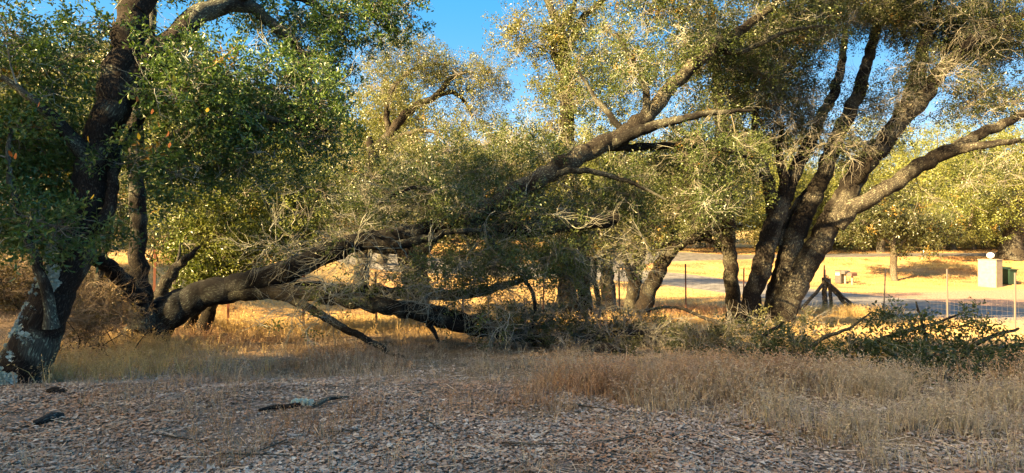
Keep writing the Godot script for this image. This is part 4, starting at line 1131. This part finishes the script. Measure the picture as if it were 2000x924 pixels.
# ------------------------------------------------------------------ things by the road
func build_road_things():
	var X := func(x, y, z, ry := 0.0): return Transform3D(Basis(Vector3.UP, ry), Vector3(x, y, z))
	# parcel locker with a mailbox fixed to its side
	var at := foot(1640, 40)
	var o := thing("parcel_box", "dark grey parcel locker with a white notice at the roadside", "mailbox", at)
	o.rotation.y = -1.0
	var g := Color(0.06, 0.056, 0.054)
	var mb := MB.new(); mb.box(X.call(0, 0.42, 0), Vector3(0.42, 0.84, 0.4), g, 0.012)
	obj("body", mb.mesh(), M.paint, o)
	mb = MB.new(); mb.box(X.call(-0.02, 0.7, 0.203), Vector3(0.3, 0.06, 0.012), Color(0.5, 0.42, 0.2), 0.003)
	obj("slot", mb.mesh(), M.paint, o)
	mb = MB.new(); mb.box(X.call(-0.02, 0.58, 0.203), Vector3(0.26, 0.11, 0.01), Color(0.5, 0.5, 0.53), 0.003)
	obj("notice", mb.mesh(), M.paint, o)
	mb = MB.new(); mb.box(X.call(-0.02, 0.26, 0.203), Vector3(0.34, 0.4, 0.012), g * 1.15, 0.004)
	obj("door", mb.mesh(), M.paint, o)
	mb = MB.new(); mb.box(X.call(0.1, 0.3, 0.215), Vector3(0.05, 0.02, 0.02), Color(0.3, 0.3, 0.3), 0.003)
	obj("handle", mb.mesh(), M.metal, o)
	mailbox("mailbox", "grey mailbox on a post touching the dark parcel locker", foot(1651, 39.8), Color(0.1, 0.095, 0.09), true, 0.62)
	mailbox("mailbox", "brown-sided mailbox on a wooden post standing free right of the parcel locker", foot(1664.5, 39.3), Color(0.12, 0.07, 0.05), false, 0.55)

	# gate pillar with a ball lamp, and the bins behind it
	at = foot(1934, 38.6)
	o = thing("gate_pillar", "cream stucco gate pillar with a white globe on its top", "pillar", at)
	o.rotation.y = -1.0
	var cream := Color(0.42, 0.36, 0.26)
	mb = MB.new(); mb.box(X.call(0, 0.78, 0), Vector3(0.95, 1.66, 0.9), cream, 0.02)
	obj("shaft", mb.mesh(), M.stucco, o)
	mb = MB.new(); mb.box(X.call(0, 1.63, 0), Vector3(0.99, 0.05, 0.94), cream * 0.9, 0.012)
	obj("cap", mb.mesh(), M.stucco, o)
	mb = MB.new(); mb.tube(PackedVector3Array([Vector3(0.02, 1.652, 0), Vector3(0.02, 1.71, 0)]), PackedFloat32Array([0.08, 0.06]), 14, Color(0.3, 0.28, 0.25), Color.WHITE, 0.0, nz, 0.0)
	obj("lamp_base", mb.mesh(), M.metal, o)
	var sm := SphereMesh.new(); sm.radius = 0.2; sm.height = 0.36; sm.radial_segments = 24; sm.rings = 12
	var lamp := obj("globe", sm, M.globe, o); lamp.position = Vector3(0.02, 1.87, 0)
	var bl := "two wheeled bins beside the gate pillar"
	bin(foot(1957, 40.3), 0.0, "dark green wheeled bin half hidden behind the gate pillar", bl, 0.95)
	bin(foot(1968, 39.4), 0.25, "dark green wheeled bin with overhanging lid to the right of the gate pillar", bl, 0.92)

	# a wooden marker post at the far edge of the field
	at = foot(1823, 66)
	o = thing("marker_post", "short pale wooden post at the far edge of the field", "post", at)
	mb = MB.new(); mb.box(X.call(0, 0.4, 0), Vector3(0.16, 0.9, 0.16), Color(0.5, 0.4, 0.27), 0.02)
	obj("post", mb.mesh(), M.wood, o)
	mb = MB.new(); mb.box(X.call(0, 0.86, 0), Vector3(0.18, 0.03, 0.18), Color(0.42, 0.34, 0.24), 0.01)
	obj("cap", mb.mesh(), M.wood, o)

func mailbox(called: String, label: String, at: Vector3, col: Color, flag: bool, post_h: float):
	var o := thing(called, label, "mailbox", at)
	o.rotation.y = -1.05
	var mb := MB.new(); mb.box(Transform3D(Basis(), Vector3(0, post_h * 0.5 - 0.05, 0)), Vector3(0.1, post_h + 0.1, 0.1), Color(0.3, 0.24, 0.17), 0.01)
	obj("post", mb.mesh(), M.wood, o)
	# a box with an arched top
	mb = MB.new()
	var ring := []
	var w := 0.16; var h := 0.14
	ring.append(Vector2(-w, 0)); ring.append(Vector2(w, 0))
	for i in 11:
		var a := PI * i / 10.0
		ring.append(Vector2(cos(a) * w, h + sin(a) * 0.09))
	for e in [[-0.28, 0.28]]:
		for i in ring.size():
			var a: Vector2 = ring[i]; var b: Vector2 = ring[(i + 1) % ring.size()]
			mb.quad(Vector3(a.x, post_h + a.y, e[0]), Vector3(a.x, post_h + a.y, e[1]), Vector3(b.x, post_h + b.y, e[1]), Vector3(b.x, post_h + b.y, e[0]), col)
			mb.tri(Vector3(0, post_h + 0.1, e[0]), Vector3(a.x, post_h + a.y, e[0]), Vector3(b.x, post_h + b.y, e[0]), col)
			mb.tri(Vector3(0, post_h + 0.1, e[1]), Vector3(b.x, post_h + b.y, e[1]), Vector3(a.x, post_h + a.y, e[1]), col)
	obj("body", mb.mesh(), M.paint, o)
	mb = MB.new(); mb.box(Transform3D(Basis(), Vector3(0, post_h + 0.1, 0.288)), Vector3(0.27, 0.18, 0.012), Color(0.08, 0.078, 0.075), 0.004)
	obj("door", mb.mesh(), M.paint, o)
	if flag:
		mb = MB.new(); mb.box(Transform3D(Basis(), Vector3(0.168, post_h + 0.24, 0.1)), Vector3(0.012, 0.2, 0.03), Color(0.12, 0.1, 0.1), 0.003)
		obj("flag", mb.mesh(), M.paint, o)

func bin(at: Vector3, turn: float, label: String, group: String, tall: float):
	var o := thing("wheeled_bin", label, "bin", at, group)
	o.rotation.y = turn
	var g := Color(0.018, 0.04, 0.028)
	var mb := MB.new()
	var A := [Vector3(-0.24, 0.06, 0.26), Vector3(0.24, 0.06, 0.26), Vector3(0.24, 0.06, -0.26), Vector3(-0.24, 0.06, -0.26)]
	var B := [Vector3(-0.3, tall, 0.36), Vector3(0.3, tall, 0.36), Vector3(0.3, tall, -0.36), Vector3(-0.3, tall, -0.36)]
	for i in 4:
		var k := (i + 1) % 4
		mb.quad(A[i], B[i], B[k], A[k], g)
	mb.quad(A[0], A[1], A[2], A[3], g)
	obj("body", mb.mesh(), M.paint, o)
	mb = MB.new(); mb.box(Transform3D(Basis(Vector3.RIGHT, 0.04), Vector3(0, tall + 0.035, 0.02)), Vector3(0.66, 0.06, 0.82), g * 0.9, 0.018)
	var lid := obj("lid", mb.mesh(), M.paint, o)
	mb = MB.new(); mb.tube(PackedVector3Array([Vector3(-0.27, tall - 0.04, -0.42), Vector3(0.27, tall - 0.04, -0.42)]), PackedFloat32Array([0.02, 0.02]), 8, g, g, 0.0, nz, 0.0)
	obj("handle", mb.mesh(), M.paint, o)
	for s in [-1, 1]:
		mb = MB.new(); mb.tube(PackedVector3Array([Vector3(s * 0.24, 0.1, -0.3), Vector3(s * 0.3, 0.1, -0.3)]), PackedFloat32Array([0.1, 0.1]), 16, Color(0.02, 0.02, 0.02), Color.BLACK, 0.0, nz, 0.0)
		obj("wheel", mb.mesh(), M.paint, o)

# ------------------------------------------------------------------ the downed limb with dark leaves, and the brush
func build_fallen_limb():
	var t := tree("fallen_limb", "downed oak limb with dark green leaves lying across the right foreground", "branch", foot(1560, 10), {"dark": Color(0.1, 0.09, 0.08), "pale": Color(0.32, 0.33, 0.27), "twig": Color(0.09, 0.08, 0.068), "leaf": Color(0.035, 0.06, 0.022), "leaf2": Color(0.06, 0.085, 0.03), "odd": 0.012})
	limb(t, "limb", [q(1420, 668, 10.6, 26), q(1500, 692, 10.2, 24), q(1590, 704, 9.8, 22), q(1680, 712, 9.4, 20), q(1760, 704, 9.2, 18), q(1850, 696, 9.1, 17), q(1930, 686, 9.1, 13), q(2020, 668, 9.1, 8)], 0.06)
	limb(t, "limb", [q(1690, 712, 9.3, 19), q(1745, 712, 8.6, 17), q(1790, 722, 8.0, 14), q(1840, 736, 7.3, 11), q(1890, 750, 6.8, 5)], 0.06)
	limb(t, "limb", [q(1640, 708, 9.6, 14), q(1690, 680, 9.6, 11), q(1760, 650, 9.6, 9), q(1830, 630, 9.6, 6), q(1880, 610, 9.6, 3)], 0.06)
	limb(t, "limb", [q(1790, 702, 9.2, 12), q(1810, 670, 9.1, 9), q(1800, 630, 9.1, 6), q(1790, 590, 9.1, 3)], 0.06)
	limb(t, "limb", [q(1870, 694, 9.1, 10), q(1930, 660, 9.0, 8), q(1990, 640, 9.0, 5)], 0.06)
	limb(t, "limb", [q(1560, 702, 9.9, 12), q(1600, 665, 9.9, 9), q(1660, 640, 9.9, 6), q(1700, 610, 9.9, 3)], 0.06)
	limb(t, "limb", [q(1500, 692, 10.2, 12), q(1490, 660, 10.2, 9), q(1530, 630, 10.3, 5)], 0.06)
	for b in [[1600, 700, 9.7, 70, 22, 0.4, 12], [1700, 700, 9.3, 80, 24, 0.4, 15], [1790, 690, 9.0, 80, 34, 0.4, 15], [1900, 690, 8.8, 90, 34, 0.4, 16], [1985, 690, 8.7, 60, 34, 0.4, 11], [1850, 738, 7.15, 75, 16, 0.3, 10], [1760, 632, 9.4, 60, 20, 0.4, 6], [1540, 680, 10.1, 60, 26, 0.5, 9], [1880, 635, 9.3, 70, 18, 0.4, 7], [1690, 712, 8.8, 120, 12, 0.4, 15], [1500, 700, 10.2, 60, 20, 0.5, 8], [1745, 720, 8.2, 60, 16, 0.3, 6], [1950, 712, 7.9, 45, 16, 0.3, 4]]:
		blob(t, b[0], b[1], b[2], b[3], b[4], b[5], b[6])
	grow(t, 4, 0.24, "near", 0.06, 0.0)
	done(t)
	# brush along the middle: grey dead twigs and thin living shoots
	t = tree("brush_pile", "grey tangle of dead twigs and leaves lying along the clearing's middle", "brush", foot(1250, 11.5), {"dark": Color(0.11, 0.1, 0.09), "pale": Color(0.34, 0.33, 0.28), "twig": Color(0.1, 0.09, 0.08), "leaf": Color(0.045, 0.065, 0.026), "leaf2": Color(0.1, 0.1, 0.04), "odd": 0.04})
	limb(t, "branch", [q(1080, 664, 11.4, 14), q(1160, 655, 11.4, 13), q(1250, 650, 11.5, 14), q(1340, 652, 11.6, 14), q(1420, 650, 11.6, 12), q(1500, 655, 11.6, 6)], 0.06)
	limb(t, "branch", [q(1140, 690, 11, 26), q(1180, 682, 11, 28), q(1215, 690, 11, 22), q(1240, 700, 10.9, 9)], 0.05)
	limb(t, "branch", [q(1260, 606, 12.4, 5), q(1320, 600, 12.4, 6), q(1370, 618, 12.3, 7), q(1420, 634, 12.2, 8), q(1470, 640, 12, 5)], 0.05)
	limb(t, "branch", [q(1240, 660, 11.5, 9), q(1300, 690, 11, 9), q(1360, 712, 10.6, 7), q(1420, 720, 10.4, 4)], 0.05)
	for b in [[980, 640, 11.4, 80, 26, 0.6, 20], [1080, 645, 11.5, 80, 30, 0.7, 28], [1180, 652, 11.6, 80, 28, 0.7, 24], [1280, 662, 11.5, 80, 28, 0.7, 22], [1370, 672, 11.4, 80, 28, 0.7, 24], [1460, 670, 11.4, 70, 34, 0.7, 20], [1410, 720, 10.4, 90, 26, 0.6, 20], [1500, 740, 9.9, 70, 24, 0.5, 12], [1540, 640, 12, 50, 34, 0.6, 12], [1240, 690, 11, 80, 20, 0.6, 14]]:
		blob(t, b[0], b[1], b[2], b[3], b[4], b[5], b[6])
	grow(t, 7, 0.28, "near", 0.4, 0.1)
	done(t)

# ------------------------------------------------------------------ leaf litter, grasses, sticks
func build_floor_cover():
	rng.seed = 71
	var shapes := []
	for i in 8: shapes.append(make_dead_leaf(600 + i, 0.032))
	rng.seed = 72
	var tones := [Color(0.36, 0.275, 0.21), Color(0.43, 0.34, 0.265), Color(0.3, 0.22, 0.165), Color(0.55, 0.455, 0.36), Color(0.38, 0.23, 0.145), Color(0.4, 0.32, 0.26), Color(0.25, 0.19, 0.155)]
	var X := []
	var C := []
	for i in 8: X.append([]); C.append(PackedColorArray())
	var near := []
	var ground := get_node("ground")
	for i in 135000:
		var d := 3.7 + 6.5 * pow(rng.randf(), 1.35)
		var x := R(-0.86, 0.86) * d
		var edge := litter_edge(x)
		var keep := 1.0 - 0.85 * smoothstep(-0.6, 2.6, d - edge + 0.6 * nzb.get_noise_2d(x * 6.0, d * 6.0))
		keep *= lerpf(0.3, 1.0, smoothstep(-0.32, 0.0, nzb.get_noise_2d(x * 4.0 + 11, d * 4.0)))
		if rng.randf() > keep: continue
		var p := Vector3(x, height(x, -d) + R(0.003, 0.022), -d)
		var s := (R(0.45, 1.15) if rng.randf() < 0.86 else R(1.2, 1.9)) * (1.0 + 0.2 * nzb.get_noise_2d(x * 5, d * 5))
		var bs := Basis.from_euler(Vector3(R(-0.28, 0.28), R(0, TAU), R(-0.28, 0.28) + (PI if rng.randf() < 0.4 else 0.0))).scaled(Vector3.ONE * s)
		var k := rng.randi_range(0, 7)
		var col: Color = tones[rng.randi_range(0, tones.size() - 1)] * R(0.82, 1.15) * (1.0 + 0.4 * nzb.get_noise_2d(x * 2.4 + 30, d * 2.4))
		col = col.lerp(Color(0.42, 0.23, 0.12), 0.55 * smoothstep(0.12, 0.4, nzb.get_noise_2d(x * 3.5 + 70, d * 3.5)))
		col.a = 1.0
		var u := 1000 + x / d * F
		var v := 462 + (EYE - p.y) / d * F
		if v > 780 and v < 922 and u > 8 and u < 1992 and s > 1.02 and near.size() < 1500:
			near.append([d / s, Transform3D(bs, p + Vector3(0, 0.012, 0)), k, rng.randi_range(0, 6)])
		else:
			X[k].append(Transform3D(bs, p)); C[k].append(col)
	near.sort_custom(func(a, b): return a[0] < b[0])
	for i in near.size():
		var e: Array = near[i]
		if i < 290:
			var o := obj("fallen_leaf", shapes[e[2]], M["dead" + str(e[3])], ground)
			o.transform = e[1]
		else:
			X[e[2]].append(e[1]); C[e[2]].append(tones[e[3]])
	var lit := thing("leaf_litter", "brown and grey fallen oak leaves carpeting the foreground", "leaf litter")
	stuff(lit)
	for i in 8: scatter("leaves", shapes[i], M.litter, X[i], C[i], lit)

	# bits of straw and fine twig among the leaves
	var stx := MB.new()
	stx.quad(Vector3(-0.0022, 0, -0.06), Vector3(-0.0016, 0.006, 0.06), Vector3(0.0016, 0.006, 0.06), Vector3(0.0022, 0, -0.06), Color.WHITE)
	var SX := []; var SC := PackedColorArray()
	for i in 8000:
		var d := 3.7 + 7.0 * pow(rng.randf(), 1.3)
		var x := R(-0.86, 0.86) * d
		SX.append(Transform3D(Basis.from_euler(Vector3(R(-0.25, 0.25), R(0, TAU), R(-1, 1))).scaled(Vector3.ONE * R(0.5, 1.5)), Vector3(x, height(x, -d) + R(0.01, 0.03), -d)))
		var g := R(0.25, 0.6)
		SC.append(Color(g, g * 0.8, g * 0.58))
	scatter("straw", stx.mesh(), M.litter, SX, SC, lit)

	# grasses
	rng.seed = 73
	var tall := []; var short := []
	for i in 3:
		tall.append(make_tuft(800 + i, 7, 0.3, 0.0028, 0.22, 0.95))
		short.append(make_tuft(820 + i, 11, 0.13, 0.0032, 0.24, 0.2))
	rng.seed = 74
	var GX := []; var GC := []
	for i in 6: GX.append([]); GC.append(PackedColorArray())
	var tries := 0
	for i in 76000:
		var d := 4.2 + 13.8 * pow(rng.randf(), 1.3)
		var x := R(-0.88, 0.88) * d
		var n1 := nzb.get_noise_2d(x * 7.0, d * 7.0)
		var n2 := nzb.get_noise_2d(x * 2.0 + 40, d * 2.0)
		var over := d - litter_edge(x) + n1 * 0.8
		var right := smoothstep(-0.5, 2.5, x + n2)
		var dens := smoothstep(-0.8, 3.2, over) * (0.3 + 0.45 * right) + 0.05 + 0.22 * smoothstep(0.05, 0.35, n2) * smoothstep(-2.6, -0.5, over) + 0.35 * smoothstep(12.5, 14.5, d)
		dens *= lerpf(0.06, 1.0, smoothstep(-0.3, 0.4, n1 + 0.5 * n2))
		if rng.randf() > dens: continue
		var fencey := smoothstep(12.5, 14.5, d)
		var back := maxf(right * smoothstep(7.0, 7.8, d), smoothstep(3.6, 4.4, x) * smoothstep(5.9, 6.5, d)) * (1.0 - fencey)
		if rng.randf() < back * 0.6: continue
		var k := rng.randi_range(0, 2) if rng.randf() < (0.25 - 0.2 * back) + 0.65 * maxf(right * smoothstep(7.8, 6.6, d), fencey) else rng.randi_range(3, 5)
		var s := R(0.65, 1.15) * (1.0 + 0.3 * n2)
		if over < 0.3: s *= 0.75
		var col := Color(0.52, 0.43, 0.31).lerp(Color(0.42, 0.25, 0.14), clampf(0.28 + n2 * 1.3 + R(-0.3, 0.3) - 0.25 * right, 0, 1))
		s *= 1.0 - 0.3 * fencey
		col = col.lerp(Color(0.56, 0.4, 0.17), fencey * R(0.4, 1.0)) * R(0.8, 1.2)
		col.a = 1
		GX[k].append(Transform3D(Basis.from_euler(Vector3(R(-0.25, 0.25), R(0, TAU), R(-0.25, 0.25))).scaled(Vector3.ONE * s), Vector3(x, height(x, -d) - 0.01, -d)))
		GC[k].append(col)
	var road := road_line()
	for i in 26000:
		var d := R(17, 34)
		var x := R(-0.9, 0.85) * d
		if near_line(road, x, -d) < 4.5 or near_line([Vector2(15, -25), Vector2(21, -30), Vector2(28, -33)], x, -d) < 3.8: continue
		var k := rng.randi_range(3, 5)
		var n2 := nzb.get_noise_2d(x * 2.0 + 40, d * 2.0)
		var s := R(0.4, 0.9) * (1.0 + 0.4 * n2)
		var col := Color(0.58, 0.42, 0.18).lerp(Color(0.42, 0.24, 0.13), clampf(0.2 + n2 + R(-0.2, 0.2), 0, 1)) * R(0.8, 1.15)
		col.a = 1
		GX[k].append(Transform3D(Basis.from_euler(Vector3(R(-0.25, 0.25), R(0, TAU), R(-0.25, 0.25))).scaled(Vector3(s * 1.6, s, s * 1.6)), Vector3(x, height(x, -d) - 0.01, -d)))
		GC[k].append(col)
	for i in 15000:
		var d := R(39, 72)
		var x := R(-0.2, 0.85) * d
		if near_line(road, x, -d) < 4.4 or near_line([Vector2(3, -42.3), Vector2(9, -47), Vector2(18, -51.5), Vector2(30, -54), Vector2(44, -55)], x, -d) < 2.7: continue
		if near_line([Vector2(15, -25), Vector2(21, -30), Vector2(28, -33), Vector2(44, -35)], x, -d) < 3.8: continue
		var n2 := nzb.get_noise_2d(x * 1.3 + 40, d * 2.6)
		if n2 < -0.1 and rng.randf() < 0.6: continue
		var s := R(0.6, 1.3) * (1.0 + 0.6 * n2)
		var col := Color(0.55, 0.39, 0.165).lerp(Color(0.4, 0.22, 0.1), clampf(0.3 + n2 * 1.5 + R(-0.2, 0.2), 0, 1)) * R(0.8, 1.1)
		col.a = 1
		var k := rng.randi_range(3, 5)
		GX[k].append(Transform3D(Basis.from_euler(Vector3(R(-0.25, 0.25), R(0, TAU), R(-0.25, 0.25))).scaled(Vector3(s * 2.5, s, s * 2.5)), Vector3(x, height(x, -d) - 0.01, -d)))
		GC[k].append(col)
	# weeds round the fence line and the brace
	for c in [[1300, 20.8, 1.6, 500], [1650, 20.6, 0.6, 200], [1680, 20.0, 0.6, 200], [500, 15.3, 1.6, 420], [700, 16.4, 1.4, 300], [900, 16.5, 1.6, 300], [1180, 17.5, 1.5, 300], [240, 10.3, 0.9, 220], [1590, 10.5, 0.6, 220], [180, 8.5, 0.9, 260], [60, 7.25, 0.4, 110], [290, 11.4, 0.5, 120], [1515, 14.4, 0.8, 200]]:
		for i in c[3]:
			var f := foot(c[0], c[1]) + Vector3(rng.randfn() * c[2], 0, rng.randfn() * c[2] * 0.45)
			f.y = height(f.x, f.z)
			var k := rng.randi_range(0, 2)
			var col := (Color(0.6, 0.44, 0.2) if c[0] != 1300 else Color(0.4, 0.22, 0.12)) * R(0.75, 1.15)
			col.a = 1
			GX[k].append(Transform3D(Basis.from_euler(Vector3(R(-0.35, 0.35), R(0, TAU), R(-0.35, 0.35))).scaled(Vector3.ONE * R(0.7, 1.3)), f))
			GC[k].append(col)
	var gr := thing("dry_grass", "dry tan and golden grass growing over the clearing and field", "grass")
	stuff(gr)
	for i in 6: scatter("grass", tall[i] if i < 3 else short[i - 3], M.grass, GX[i], GC[i], gr)

	# sticks on the litter
	var st := {"dark": Color(0.1, 0.088, 0.08), "pale": Color(0.5, 0.56, 0.5), "lichen": 0.3, "bump": 0.2}
	var t := tree("fallen_stick", "dark fallen stick with two pale green lichen patches on the leaf litter", "stick", on_ground(580, 802), st)
	var line := []
	for a in [[506, 810, 6], [534, 804, 9], [560, 804, 10], [592, 799, 11], [620, 796, 10], [650, 790, 7], [682, 784, 3]]:
		var g := on_ground(a[0], a[1]); line.append(Vector4(g.x, g.y + 0.035, g.z, a[2] * 0.5 / F * -g.z))
	limb(t, "stick", line, 0.02, false)
	var lx := []; var lc := PackedColorArray()
	var fl := make_flake()
	rng.seed = 75
	for i in 80:
		var c: Vector4 = line[3] if i < 90 else line[1].lerp(line[2], 0.6)
		var dr := Vector3(R(-1, 1), R(0.1, 1), R(0.0, 1)).normalized()
		lx.append(Transform3D(frame_y(dr, R(0, TAU)).scaled(Vector3.ONE * R(0.4, 0.8)), Vector3(c.x + R(-0.09, 0.07), c.y, c.z) + dr * c.w * 1.05 - t.at)); lc.append(Color(0.45, 0.55, 0.48) * R(0.8, 1.15))
	scatter("lichen", fl, M.litter, lx, lc, t.root)
	t = tree("bark_piece", "flat dark piece of bark lying on the leaf litter at lower left", "bark", on_ground(95, 830), {"dark": Color(0.07, 0.066, 0.066), "pale": Color(0.22, 0.22, 0.22), "lichen": 0.2})
	line = []
	for a in [[66, 838, 10], [85, 831, 16], [105, 823, 18], [126, 817, 9]]:
		var g := on_ground(a[0], a[1]); line.append(Vector4(g.x, g.y + 0.03, g.z, a[2] * 0.5 / F * -g.z))
	limb(t, "bark", line, 0.02, false)
	t = tree("dark_clod", "low dark clod beside the litter edge below the lichened oak", "clod", on_ground(110, 768), {"dark": Color(0.075, 0.07, 0.068), "pale": Color(0.2, 0.19, 0.18), "lichen": 0.2, "bump": 0.35})
	line = []
	for a in [[92, 770, 6], [104, 768, 14], [118, 768, 13], [130, 770, 5]]:
		var g := on_ground(a[0], a[1]); line.append(Vector4(g.x, g.y + 0.02, g.z, a[2] * 0.5 / F * -g.z))
	limb(t, "clod", line, 0.02, false)
	# thin twigs strewn about
	rng.seed = 76
	for a in [[300, 860, 0.5, 0.3, "thin bare twig on the litter below and left of the lichened stick"], [560, 870, 0.4, 2.0, "slanting bare twig on the litter straight below the lichened stick"], [820, 820, 0.35, 1.0, "short bare twig on the litter right of the lichened stick"], [980, 880, 0.55, 0.2, "longest bare twig on the litter, at the bottom middle of the photo"], [1240, 860, 0.4, 2.6, "bare twig on the litter at the foot of the right grass"], [150, 790, 0.3, 0.8, "bare twig just above the flat dark piece of bark"], [700, 850, 0.3, 2.9, "short bare twig below the right end of the lichened stick"], [430, 900, 0.5, 0.1, "bare twig at the bottom edge, left of the middle"], [1130, 800, 0.45, 0.5, "bare twig at the upper edge of the litter beside the grass"]]:
		var g := on_ground(a[0], a[1])
		var dr: Vector3 = Vector3(cos(a[3]), 0, sin(a[3])) * a[2]
		var tt := tree("twig", a[4], "twig", g, {"dark": Color(0.24, 0.2, 0.16), "pale": Color(0.45, 0.42, 0.36)}, "twigs on the leaf litter")
		var b: Vector3 = g + dr
		limb(tt, "twig", [Vector4(g.x, g.y + 0.03, g.z, 0.006), Vector4(g.x + dr.x * 0.5, height(g.x + dr.x * 0.5, g.z + dr.z * 0.5) + 0.035, g.z + dr.z * 0.5 + 0.02, 0.005), Vector4(b.x, height(b.x, b.z) + 0.03, b.z, 0.002)], 0.03, false)
